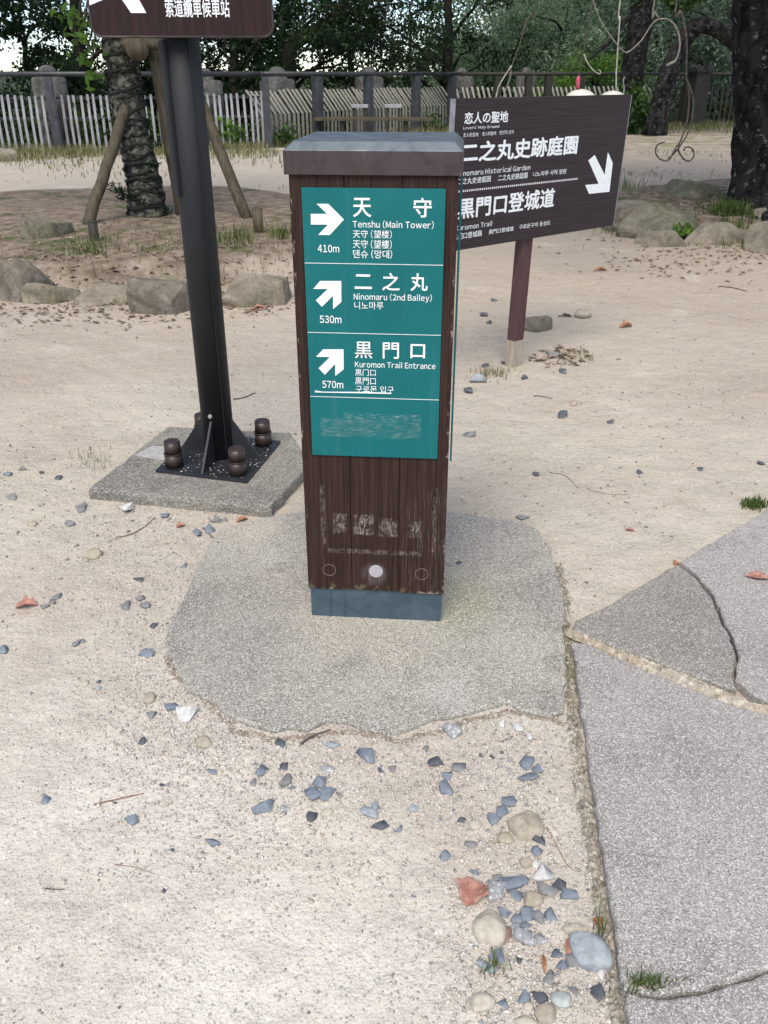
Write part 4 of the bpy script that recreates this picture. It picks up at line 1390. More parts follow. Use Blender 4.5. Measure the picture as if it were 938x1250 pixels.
def bg_tree(px, y, top, rad, kind, label, n, lsize, seed, zlow=-1.2, trunk_r=0.16, nclump=60, shell=0.35, spread=0.5, lean=0.0):
    rg = np.random.default_rng(seed)
    d = ray(px, 120)
    x = d[0] / d[1] * y
    z0 = float(terrain(x, y)) - 0.1
    t = root("tree", label, "tree", (x, y, z0), 0.0, "trees on the slope beyond the fence")
    zc0, zc1 = zlow - z0, top - z0
    hgt = zc1
    tp = [(0, 0, 0), (0.1 * rg.normal(), 0.1 * rg.normal(), hgt * 0.35), (lean + 0.2 * rg.normal(), 0.2 * rg.normal(), hgt * 0.65), (lean * 1.5 + 0.2 * rg.normal(), 0, hgt * 0.92)]
    parts = [tube_arrays(spline(tp, 14), np.linspace(trunk_r, trunk_r * 0.25, 13), 8, 0.05, seed)]
    cl = []
    for i in range(nclump):
        a = rg.uniform(0, 2 * math.pi)
        zz = rg.uniform(0, 1)
        r_ = rad * (shell + (1 - shell) * rg.uniform() ** 0.5) * (0.55 + 0.75 * math.sin(math.pi * (0.12 + 0.80 * zz)))
        cl.append((r_ * math.cos(a), r_ * math.sin(a), zc0 + (zc1 - zc0) * zz, rad * rg.uniform(0.18, 0.36)))
    k = 0
    for c in cl:
        if k < 16 and rg.uniform() < 0.5:
            k += 1
            zj = max(0.15 * hgt, c[2] - rad * rg.uniform(0.2, 0.7))
            parts.append(tube_arrays(spline(limb_path((0, 0, zj), c[:3], rg, 0.2), 10), np.linspace(trunk_r * 0.36, 0.018, 11), 6, 0.05, seed + k))
    V, Fc = join_arrays([(v, f) for v, f in parts])
    link("trunk", raw_mesh("trunk", V, Fc, M['bark_b'], True), t)
    crown_mesh("crown", cl, n, lsize, M[kind], t, seed + 99, spread, 0.25)
    return t

for a in (
    # px, y, top, radius, leaf, label, leaves, leaf size, seed, low, trunk, clumps
    (-70, 25.5, 7.0, 3.0, 'leaf_dark', "dark evergreen at the far left end of the picket fence", 9000, 0.17, 31, -1.0, 0.20, 60),
    (42, 29.0, 3.4, 1.9, 'leaf_dark', "low thin dark tree before the bright gap of sky", 3000, 0.15, 32, -0.8, 0.13, 34),
    (104, 24.5, 7.0, 1.7, 'leaf_dark', "dark evergreen directly behind the trunk of the propped tree", 10500, 0.16, 33, 0.3, 0.24, 48),
    (185, 27.0, 7.0, 2.6, 'leaf_dark', "broad dark evergreen behind the steel pole", 15000, 0.16, 34, -1.0, 0.2, 60),
    (292, 25.5, 6.5, 2.3, 'leaf_dark', "dark evergreen with bare stems right of the steel pole", 15000, 0.16, 35, 0.1, 0.17, 52),
    (352, 30.0, 6.0, 2.1, 'leaf_dark', "dense dark evergreen above the left half of the zinc cap", 13000, 0.16, 36, -1.0, 0.2, 52),
    (432, 33.0, 6.5, 2.6, 'leaf_mid', "sparse green tree under the drooping dark boughs", 3600, 0.15, 37, -1.4, 0.14, 40),
    (540, 31.0, 8.0, 2.1, 'leaf_dark', "tall dense dark tree left of the pale bamboo green ones", 12500, 0.16, 38, -1.4, 0.2, 64),
    (612, 37.0, 4.0, 2.6, 'leaf_light', "airy pale green tree left of the hanging cords", 10500, 0.17, 39, -1.6, 0.12, 56),
    (690, 36.0, 4.3, 3.2, 'leaf_light', "pale green tree with fine drooping leaves behind the hanging cords", 22000, 0.17, 40, -1.6, 0.14, 70),
    (728, 31.5, 1.9, 1.6, 'leaf_young', "low bright green tree just beyond the rail above the guide sign", 4200, 0.15, 41, -0.8, 0.10, 40),
    (792, 35.0, 4.4, 3.0, 'leaf_grey', "grey green tree behind the dark leaning trunk", 22000, 0.17, 42, -1.6, 0.14, 70),
    (880, 34.5, 4.6, 3.0, 'leaf_grey', "grey green tree filling the gap under the arched branch", 24000, 0.17, 43, -1.6, 0.14, 70),
    (985, 36.0, 5.0, 3.4, 'leaf_grey', "grey green tree beyond the big dark trunk", 11000, 0.18, 44, -1.6, 0.14, 64),
    (500, 46.0, 5.2, 4.6, 'leaf_mid', "far hazy green tree low behind the bench", 9000, 0.24, 45, -5.0, 0.2, 60),
    (645, 43.0, 4.6, 4.0, 'leaf_light', "farther pale green tree glimpsed between the two pale trees", 14000, 0.21, 47, -4.0, 0.16, 60),
    (745, 42.0, 5.0, 4.2, 'leaf_light', "farther light green tree just left of the dark upright trunk", 17000, 0.21, 48, -4.0, 0.16, 64),
    (838, 42.0, 5.2, 4.2, 'leaf_grey', "farther grey green tree between the upright and the arched trunk", 20000, 0.21, 49, -4.0, 0.16, 64),
    (930, 41.0, 5.2, 4.2, 'leaf_grey', "farther grey green tree left of the huge dark trunk", 20000, 0.21, 50, -4.0, 0.16, 64),
    (250, 44.0, 4.0, 4.2, 'leaf_dark', "far dark tree low behind the steel pole", 8000, 0.24, 46, -5.0, 0.2, 60),
):
    bg_tree(*a)

rgw = np.random.default_rng(404)
n = 34000
xw = rgw.uniform(3.5, 44, n); yw = rgw.uniform(50, 56, n)
top = 5.2 + 1.6 * vnoise(np.c_[xw * 0.28, 0 * xw, 0 * xw], 1.0, 2) - 3.5 * sstep(9, 3.5, xw)
zw = -6 + (top + 6) * rgw.uniform(0, 1, n) ** 0.6
V, Fc = leaf_arrays(np.stack([xw, yw, zw], 1), 0.50, 0.26, rgw, 0.2)
link("wood", raw_mesh("wood", V, Fc, M['leaf_grey']), kind='stuff', label="far wooded slope closing the view behind the pale trees", cat="wood")

# dark bough drooping across the sky above the zinc cap: a tree of its own, trunk beside the tall dark one
def bough_tree():
    rg = np.random.default_rng(77)
    x, y = at_y(348, 60, 26.5)[0], 26.5
    z0 = float(terrain(x, y)) - 0.1
    t = root("tree", "black limbed tree whose bare boughs droop across the sky above the zinc cap", "tree", (x, y, z0), 0.0, "trees on the slope beyond the fence")
    def q(u, v, dy=0.0):
        p = at_y(u, v, y + dy)
        return (p[0] - x, dy, p[2] - z0)
    parts = [tube_arrays(spline([(0, 0, 0), (0.1, 0, 1.5), q(352, 70), q(372, 45), q(402, 28), q(418, 6), q(438, -40), q(452, -120)], 24), np.interp(np.linspace(0, 1, 22), [0, 1], [0.24, 0.10]), 9, 0.04, 1)]
    parts[0] = tube_arrays(spline([(0, 0, 0), (0.1, 0, 1.5), q(352, 70), q(372, 45), q(402, 28), q(418, 6), q(438, -40), q(452, -120)], 21), np.linspace(0.24, 0.09, 22), 9, 0.04, 1)
    tips = []
    for (pts, r) in (([(402, 30), (440, 8), (470, -12), (500, -20)], 0.075), ([(392, 34), (430, 26), (468, 30), (505, 52), (532, 74)], 0.055), ([(430, 26), (455, 10), (492, 4), (528, 14)], 0.04),
                     ([(440, 26), (470, 44), (492, 62), (512, 84)], 0.035), ([(404, 24), (396, 4), (388, -20)], 0.05), ([(376, 44), (356, 20), (340, -10)], 0.06), ([(420, 12), (452, -16), (480, -40)], 0.05),
                     ([(465, 31), (490, 32), (520, 38), (545, 50)], 0.026), ([(418, 30), (440, 44), (452, 60), (470, 72)], 0.026)):
        P = [q(u, v, 0.5 * rg.normal() * i / 3) for i, (u, v) in enumerate(pts)]
        parts.append(tube_arrays(spline(P, 12), np.linspace(r, r * 0.3, 3 * (12 // (len(P) - 1) if False else 1) + 0) if False else np.linspace(r, r * 0.25, len(spline(P, 12))), 6, 0.04, len(tips)))
        S_ = spline(P, 12)
        for c in S_[3:]:
            tips.append((*(c + rg.normal(size=3) * 0.16), 0.17))
            # fine twigs
            for _ in range(2):
                e = c + rg.normal(size=3) * 0.22 + np.array([0.12, 0, -0.20])
                parts.append(tube_arrays(np.array([c, (c + e) / 2 + rg.normal(size=3) * 0.03, e]), [0.012, 0.009, 0.005], 4, 0, 1, False))
                tips.append((*e, 0.14))
    V, Fc = join_arrays(parts)
    link("trunk", raw_mesh("trunk", V, Fc, M['bark_b'], True), t)
    crown_mesh("crown", tips, 5200, 0.10, M['leaf_dark'], t, 5, 0.9, 0.3)
    up = [(*(np.array(q(390, -160)) + rg.normal(size=3) * np.array([1.9, 1.5, 0.9])), 0.6) for _ in range(26)]
    return t
bough_tree()

# the propped tree
tb_ = on(180, 262)
pt_tree = root("tree", "mottled trunk wound with dark vine and held up by wooden props", "tree", tb_)
def loc_y(u, v, y):
    return at_y(u, v, y) - tb_
ty = tb_[1]
axis_pts = [loc_y(181, 276, ty), loc_y(180, 262, ty), loc_y(177, 225, ty), loc_y(168, 185, ty), loc_y(157, 130, ty), loc_y(149, 80, ty), loc_y(143, 40, ty), loc_y(132, -20, ty), loc_y(126, -90, ty), loc_y(140, -180, ty)]
wpx = [72, 62, 50, 47, 49, 48, 46, 44, 40, 34]
rad_ = [wv * 0.76 / 2 / ppm(np.array(tb_)) for wv in wpx]
SP = spline(axis_pts, 63)
rr_ = np.interp(np.linspace(0, 1, len(SP)), np.linspace(0, 1, len(rad_)), rad_)
V, Fc = tube_arrays(SP, rr_, 28, 0.03, 3)
dn = vnoise(V, 9, 4)[:, None] * 0.012
link("trunk", raw_mesh("trunk", V + dn * np.array([1, 1, 0]), Fc, M['bark_l'], True), pt_tree)
rgv = np.random.default_rng(12)
# dark vine wound round the trunk: one continuous climbing coil with cross strands
def coil(z_at, turns, tilt, ph, r0, extra=0.006):
    out = []
    n = int(turns * 22)
    for i in range(n + 1):
        t = i / n
        s_ = z_at[0] + (z_at[1] - z_at[0]) * t
        a = ph + 2 * math.pi * turns * t
        s2 = np.clip(s_ + tilt * math.sin(a), 0, 1)
        k = s2 * (len(SP) - 1)
        i0 = int(min(k, len(SP) - 2)); fr = k - i0
        c = SP[i0] * (1 - fr) + SP[i0 + 1] * fr
        r_ = rr_[i0] * (1 - fr) + rr_[i0 + 1] * fr + extra * (1 + 0.5 * math.sin(3.1 * i))
        out.append(c + np.array([math.cos(a) * r_, math.sin(a) * r_, 0.012 * rgv.normal()]))
    return np.array(out), r0
parts = []
for (za, turns, tilt, ph, r0) in (((0.07, 0.62), 10.0, 0.012, 0.3, 0.020), ((0.62, 0.10), 6.5, 0.022, 2.1, 0.013), ((0.08, 0.30), 4.5, -0.02, 4.0, 0.024), ((0.3, 0.66), 6.0, -0.016, 1.0, 0.014)):
    P, r0 = coil(za, turns, tilt, ph, r0)
    parts.append(tube_arrays(P, r0 * rgv.uniform(0.35, 1.15, len(P)), 6, 0.15, 2))
V, Fc = join_arrays(parts)
link("vine", raw_mesh("vine", V, Fc, M['vine'], True), pt_tree)
# roots flare
fl = []
for k in range(9):
    a = 2 * math.pi * k / 9 + rgv.normal() * 0.2
    fl.append((0.30 * math.cos(a), 0.30 * math.sin(a), 0.0, 0.13))
# ferny tufts on the trunk and the crown overhead
tu = []
for (u, v, s_) in ((141, 226, 0.09), (146, 232, 0.07), (150, 240, 0.06), (186, 200, 0.05), (190, 176, 0.05), (168, 245, 0.08), (200, 255, 0.07)):
    c = loc_y(u, v, ty - 0.2)
    tu.append((*c, s_))
crown_mesh("fern_tuft", tu, 110, 0.12, M['leaf_dark'], pt_tree, 8, 0.45, 0.1, 0.16)["kind"] = "stuff"
cl = []
for i in range(60):
    a = rgv.uniform(0, 6.28); r_ = 2.3 * math.sqrt(rgv.uniform())
    cl.append((-0.6 + r_ * math.cos(a), r_ * math.sin(a), 3.2 + 2.0 * rgv.uniform(), 0.55))
tips = [loc_y(140, -180, ty)]
parts = []
for i in range(9):
    c = np.array(cl[i * 3][:3])
    parts.append(tube_arrays(spline(limb_path(SP[int(len(SP) * 0.85)], c, rgv, 0.2), 10), np.linspace(0.07, 0.015, 11), 6, 0.05, i))
V, Fc = join_arrays(parts)
link("limb", raw_mesh("limb", V, Fc, M['bark_l'], True), pt_tree)
crown_mesh("crown", cl, 6500, 0.11, M['leaf_mid'], pt_tree, 9, 0.5, 0.2)
# young leafy shoots hanging beside the trunk
sh = []
parts = []
for pts in ([(112, -30), (106, 10), (92, 22), (66, 20)], [(112, -30), (104, 20), (95, 44), (88, 52)], [(118, -10), (112, 40), (104, 66), (100, 74)], [(118, -10), (116, 50), (112, 78), (118, 94)], [(108, -20), (98, 8), (104, 26), (112, 24)]):
    P = [loc_y(u, v, ty - 0.5 + 0.1 * i) for i, (u, v) in enumerate(pts)]
    S_ = spline(P, 12)
    parts.append(tube_arrays(S_, np.linspace(0.012, 0.004, len(S_)), 5, 0, 1))
    for c in S_[5:]:
        sh.append((*c, 0.055))
V, Fc = join_arrays(parts)
shoot = link("shoot", raw_mesh("shoot", V, Fc, M['vine_brown'], True), pt_tree)
crown_mesh("young_leaf_spray", sh, 100, 0.105, M['leaf_young'], shoot, 10, 0.9, 0.35, 0.42)
# low branch end sawn off under the signboard
c0, c1 = loc_y(160, 62, ty), loc_y(167, 61, ty - 0.42)
# props
pf = root("tree_prop", "frame of four weathered round timbers propping up the vine wound trunk", "tree prop", tb_)
gA, gB, gC = on(101, 274) - tb_, on(222, 262) - tb_, on(306, 266) - tb_
topA = loc_y(158, 118, ty - 0.05); topB = loc_y(189, 58, ty - 0.22); topC = loc_y(205, 20, ty + 0.25)
def prop_log(name, a, b, r0, r1, sd):
    n = 9
    P = [np.array(a) * (1 - t) + np.array(b) * t + np.random.default_rng(sd + int(t * 100)).normal(size=3) * 0.004 for t in np.linspace(0, 1, n)]
    return tube(name, P, np.linspace(r0, r1, n), M['prop'], pf, 14, 0.03, sd)
prop_log("prop_log", gA + np.array([0, 0, -0.1]), topA, 0.055, 0.052, 1)
prop_log("prop_log", gB + np.array([0, 0, -0.1]), topB, 0.052, 0.067, 2)
prop_log("prop_log", gC + np.array([0, 0, -0.1]), topC, 0.055, 0.050, 3)
cb0, cb1 = loc_y(168, 61, ty - 0.50), loc_y(176, 50, ty + 0.35)
prop_log("cross_log", cb0, cb1, 0.098, 0.085, 4)
cb0, cb1 = loc_y(150, 54, ty - 0.36), loc_y(208, 54, ty - 0.36)
prop_log("cross_log", cb0, cb1, 0.05, 0.05, 5)
# stakes
for (u, vb, vt, wpx_, lab, mat) in ((316, 283, 257, 13, "short brown round stake at the foot of the right hand prop", M['prop']), (116, 294, 273, 12, "short dark stake in the earth below the left hand prop", M['dark_wood'])):
    p = on(u, vb)
    hh = (vb - vt) / ppm(p) / math.cos(0.2)
    stk = root("stake", lab, "stake", p)
    MB().cyl((0, 0, -0.1), (0, 0, hh), wpx_ / 2 / ppm(p), wpx_ / 2 / ppm(p) * 0.96, 16).build("shaft", mat, stk)
    MB().cyl((0, 0, hh), (0, 0, hh + 0.012), wpx_ / 2 / ppm(p) * 0.94, wpx_ / 2 / ppm(p) * 0.7, 16).build("cut_end", mat, stk)

# the big dark tree on the right
bt = on(915, 248)
big = root("tree", "huge dark trunk with pale lichen flecks and flared roots at the right", "tree", bt)
def lb(u, v, y=bt[1]):
    return at_y(u, v, y) - bt
ap = [lb(928, 262), lb(925, 244), lb(930, 200), lb(934, 140), lb(938, 60), lb(940, 0), lb(942, -80), lb(945, -200)]
wv = [74, 62, 58, 60, 66, 68, 66, 62]
ra = [x / 2 * 1.15 / ppm(bt) for x in wv]
SPb = spline(ap, 42)
V, Fc = tube_arrays(SPb, np.interp(np.linspace(0, 1, len(SPb)), np.linspace(0, 1, len(ra)), ra), 32, 0.02, 6)
V = V + (vnoise(V, 6, 14)[:, None] * 0.03 + vnoise(V, 22, 15)[:, None] * 0.012) * np.array([1, 1, 0.2])
link("trunk", raw_mesh("trunk", V, Fc, M['bark_d'], True), big)
for k, (u, v) in enumerate(((905, 254), (918, 262), (940, 268))):
    c = on(u, v) - bt
    tube("root", [lb(926, 214), lb(0.5 * (926 + u), 236), c + np.array([0, -0.05, -0.02]), c + np.array([(u - 926) * 0.006, -0.25, -0.08])], [0.16, 0.12, 0.09, 0.04], M['bark_d'], big, 10, 0.06, k, 12)
rgb = np.random.default_rng(31)
# overhead limbs: one reaches over the open ground and carries the hanging cords
HY = 6.6
lz = 3.05
limbs = [[SPb[-4], np.array([-1.6, -1.6, lz + 0.5]) , np.array([-3.0, HY - bt[1] + 0.2, lz + 0.15]), np.array([-4.6, HY - bt[1] - 0.1, lz + 0.1])],
         [SPb[-3], np.array([1.4, 0.5, 4.4]), np.array([2.8, 0.8, 5.4])], [SPb[-2], np.array([-0.6, 1.8, 4.6]), np.array([-1.2, 3.4, 5.6])], [SPb[-2], np.array([0.6, -1.8, 4.4]), np.array([1.0, -3.2, 5.2])]]
for i, L_ in enumerate(limbs):
    tube("limb", L_, [0.17, 0.12, 0.085, 0.05][:len(L_)], M['bark_d'], big, 10, 0.05, i, 18)
cl = []
for i in range(110):
    a = rgb.uniform(0, 6.28); r_ = 4.4 * math.sqrt(rgb.uniform())
    cl.append((-0.2 + r_ * math.cos(a), r_ * math.sin(a), 3.4 + 3.0 * rgb.uniform(), 0.75))
crown_mesh("crown", cl, 30000, 0.15, M['leaf_mid'], big, 17, 0.5, 0.2)

# dark leaning trunk and the arched one beside it, near the fence
for (lab, pts, wv, yb_, mat, seed, extra) in (
    ("black scaly trunk standing upright above the right end of the guide sign", [(762, 160), (766, 130), (772, 95), (776, 60), (783, 20), (789, -30), (797, -110)], [34, 28, 26, 26, 27, 26, 22], 25.5, 'bark_g', 51,
     [([(776, 24), (768, 22), (760, 30), (752, 44), (736, 58), (720, 72)], [6, 6, 5, 5, 4, 3])]),
    ("dark arched trunk bending over towards the big tree above the capped post", [(800, 158), (806, 130), (816, 92), (828, 66), (840, 42), (856, 31), (876, 36), (894, 48), (910, 62)], [30, 25, 22, 21, 20, 18, 17, 19, 18], 24.6, 'bark_g', 52,
     [([(842, 62), (858, 76), (866, 92), (858, 102)], [3, 3, 2, 2]), ([(832, 58), (845, 70), (852, 88)], [3, 2, 2])]),
):
    rgq = np.random.default_rng(seed)
    base = at_y(pts[0][0], pts[0][1], yb_)
    zb = float(terrain(base[0], yb_))
    base[2] = zb
    t = root("tree", lab, "tree", base)
    k0 = ppm(base)
    P = [at_y(u, v, yb_) - base for u, v in pts]
    P[0][2] = -0.1
    S_ = spline(P, 30)
    ra = np.interp(np.linspace(0, 1, len(S_)), np.linspace(0, 1, len(wv)), [x / 2 / k0 for x in wv])
    V, Fc = tube_arrays(S_, ra, 16, 0.05, seed)
    V = V + vnoise(V, 7, seed)[:, None] * 0.03 * np.array([1, 1, 0.3])
    link("trunk", raw_mesh("trunk", V, Fc, M[mat], True), t)
    for (ep, ew) in extra:
        Pe = [at_y(u, v, yb_ - 0.1 * i) - base for i, (u, v) in enumerate(ep)]
        tube("branch", Pe, [x / 2 / k0 for x in ew], M[mat], t, 7, 0.05, seed, 16)
    if seed == 51:
        cl = []
        for i in range(60):
            a = rgq.uniform(0, 6.28); r_ = 3.0 * math.sqrt(rgq.uniform())
            cl.append((1.2 + r_ * math.cos(a), r_ * math.sin(a), 3.3 + 2.6 * rgq.uniform(), 0.6))
        for (u, v) in ((820, 3), (838, 6), (812, -4), (850, -4), (826, 10)):
            cl.append((*(at_y(u, v, yb_ - 1.0) - base), 0.16))
        crown_mesh("crown", cl, 8000, 0.15, M['leaf_mid'], t, 60, 0.5, 0.2)
        # new shoots clothing the foot
        su = [(*(at_y(u, v, yb_ - 0.5) - base), 0.26) for u, v in ((772, 120), (778, 135), (770, 146), (785, 128), (764, 152), (781, 148), (790, 140), (776, 112))]
        crown_mesh("basal_shoot", su, 950, 0.16, M['leaf_mid'], t, 61, 0.8, 0.15)

# ================================================================== CORDS AND VINES HANGING FROM THE BIG TREE'S LIMB
LIMB_Z = bt[2] + lz + 0.08
def hang(pts, y=HY, dy=0.0):
    return [at_y(u, v, y + dy * i) for i, (u, v) in enumerate(pts)]
def cord(parent, name, pts, rad, mat, y=HY, n=30, origin=None, up=True):
    P = hang(pts, y)
    if up:
        top = P[0].copy(); top[2] = LIMB_Z; top[0] += 0.05
        P = [top] + P
    P = [p - origin for p in P]
    return tube(name, P, np.array(rad) * 0.66, mat, parent, 6, 0.22, 1, n)
o1 = np.array([*at_y(705, 112, HY)[:2], LIMB_Z])
h1 = root("hanging_ornament", "white domed ornament on a brown cord with pink ribbon, showing behind the guide sign", "ornament", o1, 0, "white domed ornaments hanging behind the guide sign")
cord(h1, "cord", [(724, -6), (715, 51), (709, 77), (707, 95), (708, 110)], 0.008, M['vine_brown'], HY, 24, o1)
cord(h1, "hook", [(713, 66), (717, 76), (724, 85), (731, 90), (734, 88), (731, 85)], 0.006, M['cord'], HY, 20, o1, False)
P = [at_y(u, v, HY - 0.015) - o1 for u, v in ((707, 93), (705.5, 98), (706, 103), (705, 108))]
tube("ribbon", P, [0.010, 0.017, 0.012, 0.016], M['pink'], h1, 6, 0.2, 3)
def dome(parent, u, vt, wpx_, y, origin):
    c = at_y(u, vt, y)
    s_ = wpx_ / ppm(c) * 0.66
    V, Fc, k = [], [], 24
    prof = [(0.0, 0), (0.35, -0.05), (0.65, -0.17), (0.88, -0.36), (1.0, -0.62), (1.02, -0.95), (0.96, -1.25), (0.90, -1.27), (0.86, -1.2)]
    for r_, z_ in prof:
        a = np.linspace(0, 2 * math.pi, k, endpoint=False)
        V += [(c[0] - origin[0] + math.cos(t) * r_ * s_, c[1] - origin[1] + math.sin(t) * r_ * s_, c[2] - origin[2] + z_ * s_) for t in a]
    for i in range(len(prof) - 1):
        for j in range(k):
            Fc.append((i * k + j, (i + 1) * k + j, (i + 1) * k + (j + 1) % k, i * k + (j + 1) % k))
    return link("domed_shell", raw_mesh("domed_shell", V, Fc, M['orn'], True), parent)
dome(h1, 710, 108.5, 30, HY, o1)
o2 = np.array([*at_y(749, 112, HY)[:2], LIMB_Z])
h2 = root("hanging_ornament", "white domed ornament on a straight pale cord at the right end of the guide sign", "ornament", o2, 0, "white domed ornaments hanging behind the guide sign")
cord(h2, "cord", [(758, -6), (757, 20), (755.5, 45), (753, 80), (752, 112)], 0.008, M['cord'], HY, 24, o2)
cord(h2, "hook", [(761, 118), (762, 108), (761, 98), (763, 94)], 0.006, M['sign_edge'], HY, 14, o2, False)
dome(h2, 749, 110.5, 27, HY, o2)
o3 = np.array([*at_y(640, 60, HY - 0.4)[:2], LIMB_Z])
h3 = root("hanging_vine", "thin brown vine forking into two strands left of the pink ribbon", "vine", o3)
cord(h3, "stem", [(656, -6), (648, 16), (640, 36), (634, 56), (626, 78), (624, 86)], [0.006, 0.010, 0.009, 0.008, 0.007], M['vine_brown'], HY - 0.4, 30, o3)
cord(h3, "strand", [(625, 80), (615, 95), (609, 106), (606, 118), (604, 135)], 0.007, M['cord'], HY - 0.4, 20, o3, False)
cord(h3, "strand", [(625, 80), (622, 98), (616, 114), (613, 134)], 0.006, M['vine_grey'], HY - 0.4, 20, o3, False)
o4 = np.array([*at_y(803, 30, HY - 0.2)[:2], LIMB_Z])
h4 = root("hanging_vine", "long grey vine looping from the dark trunk round to a free cut end", "vine", o4)
cord(h4, "stem", [(800, -6), (800, 14), (804, 23), (797, 28), (784, 48), (772, 60), (764, 64), (756, 58)], 0.0075, M['vine_grey'], HY - 0.2, 44, o4)
cord(h4, "strand", [(804, 23), (816, 24), (826, 34), (830, 52), (826, 72), (814, 80)], [0.007, 0.007, 0.009, 0.010, 0.013], M['vine_grey'], HY - 0.2, 34, o4, False)
cord(h4, "strand", [(756, 58), (744, 42), (736, 30), (728, 12), (722, -6)], 0.006, M['vine_grey'], HY - 0.2, 30, o4, False)
o5 = np.array([*at_y(838, 60, HY)[:2], LIMB_Z])
h5 = root("hanging_scroll", "hanging vine of two strands ending in a pair of dark curled scrolls", "ornament", o5)
cord(h5, "stem", [(827, -6), (832, 14), (837, 40), (838.5, 60), (838, 80), (838, 98)], [0.007, 0.014, 0.013, 0.009, 0.008], M['vine_brown'], HY, 40, o5)
cord(h5, "strand", [(838, 96), (843, 108), (846.5, 124), (845, 146), (838, 166), (829, 180), (820, 190), (815, 195)], [0.008, 0.009, 0.009, 0.010, 0.010], M['vine_brown'], HY, 40, o5, False)
cord(h5, "strand", [(838, 96), (841, 112), (841, 130), (838, 152), (831, 172), (828, 180), (830, 188), (836, 195), (842, 196.5), (847, 191), (846.5, 184), (842, 179.5), (837, 180), (834.5, 184)], 0.010, M['vine_brown'], HY + 0.02, 60, o5, False)
cord(h5, "strand", [(828, 176), (822, 186), (817, 195), (809, 195.5), (802, 190), (800.5, 182), (804, 176), (812, 173.5)], 0.009, M['vine_brown'], HY - 0.02, 40, o5, False)

# ================================================================== BOULDERS
def boulder(u, vb, wpx_, hpx, mat, label, seed, group, depth=0.75, rot=0.0, name="boulder", bury=0.16, cuts=11, peak=False):
    rg = np.random.default_rng(seed)
    p = on(u, vb)
    k = ppm(p)
    W_ = wpx_ / k * 1.22
    D_ = W_ * depth
    el = math.atan2(H - p[2], p[1])
    hh = max(0.09, (hpx / k * 0.92 - D_ * math.sin(el) * 0.8) / math.cos(el)) + bury
    V, Fc = round_stone(rg, 5, 0.045, cuts, 2 if peak else 1)
    V = V * np.array([W_ / 2, D_ / 2, hh / 2])
    V = V @ np.array(Matrix.Rotation(rot, 3, 'Z'))
    V[:, 2] += hh / 2 - bury
    V[:, 1] += D_ / 2
    o = link(name, raw_mesh(name, V, Fc, M[mat], False), loc=Vector(p), label=label, cat="boulder", group=group)
    return o
LG, RG_ = "stones ringing the propped tree", "stones ringing the big dark tree"
boulder(14, 361, 66, 66, 'boulder_b', "big grey topped boulder cut by the left edge of the photo", 101, LG, 0.9, peak=True)
boulder(55, 372, 60, 40, 'boulder_a', "rounded tan stone beside the big grey topped boulder", 102, LG, 0.9)
boulder(125, 376, 84, 34, 'boulder_a', "low long tan stone in the middle of the left ring", 103, LG, 0.7)
boulder(200, 385, 74, 58, 'boulder_b', "slanting grey slab of stone next to the steel pole", 104, LG, 0.7)
boulder(307, 376, 74, 52, 'boulder_a', "flat topped tan grey stone between the steel pole and the waymarker", 105, LG, 0.75)
boulder(44, 292, 58, 30, 'boulder_c', "low half buried stone on the earth below the left prop", 106, LG, 0.7)
boulder(5, 197, 30, 17, 'boulder_a', "pale tan stone far off near the picket fence", 107, LG, 0.8)
boulder(252, 378, 34, 30, 'boulder_a', "small tan stone half hidden behind the steel pole", 108, LG, 0.9)
boulder(776, 272, 58, 42, 'boulder_b', "lichen spotted grey stone right beside the guide sign", 111, RG_, 0.7)
boulder(815, 278, 90, 54, 'boulder_c', "largest olive stone of the right ring, with a peaked top", 112, RG_, 0.75, peak=True)
boulder(863, 243, 64, 28, 'boulder_c', "flat tilted stone with a dark side near the big trunk", 113, RG_, 0.8)
boulder(879, 300, 66, 34, 'boulder_a', "smooth tan block below the grass tuft in the right ring", 114, RG_, 0.7)
boulder(919, 278, 32, 24, 'boulder_c', "small olive stone between the grass tuft and the photo's edge", 115, RG_, 0.9)
boulder(945, 311, 46, 48, 'boulder_a', "tan stone cut by the right edge of the photo", 116, RG_, 0.8)
boulder(936, 266, 24, 14, 'boulder_a', "small pale stone against the roots of the big trunk", 117, RG_, 0.9)
boulder(812, 302, 50, 26, 'boulder_a', "low earthy stone in front of the largest olive stone", 118, RG_, 0.7)
boulder(757, 282, 30, 24, 'boulder_a', "small stone half hidden by the guide sign", 119, RG_, 0.9)
boulder(657, 406, 34, 12, 'boulder_a', "flat tan stone lying just right of the guide sign's post", 120, RG_, 0.7, bury=0.05)

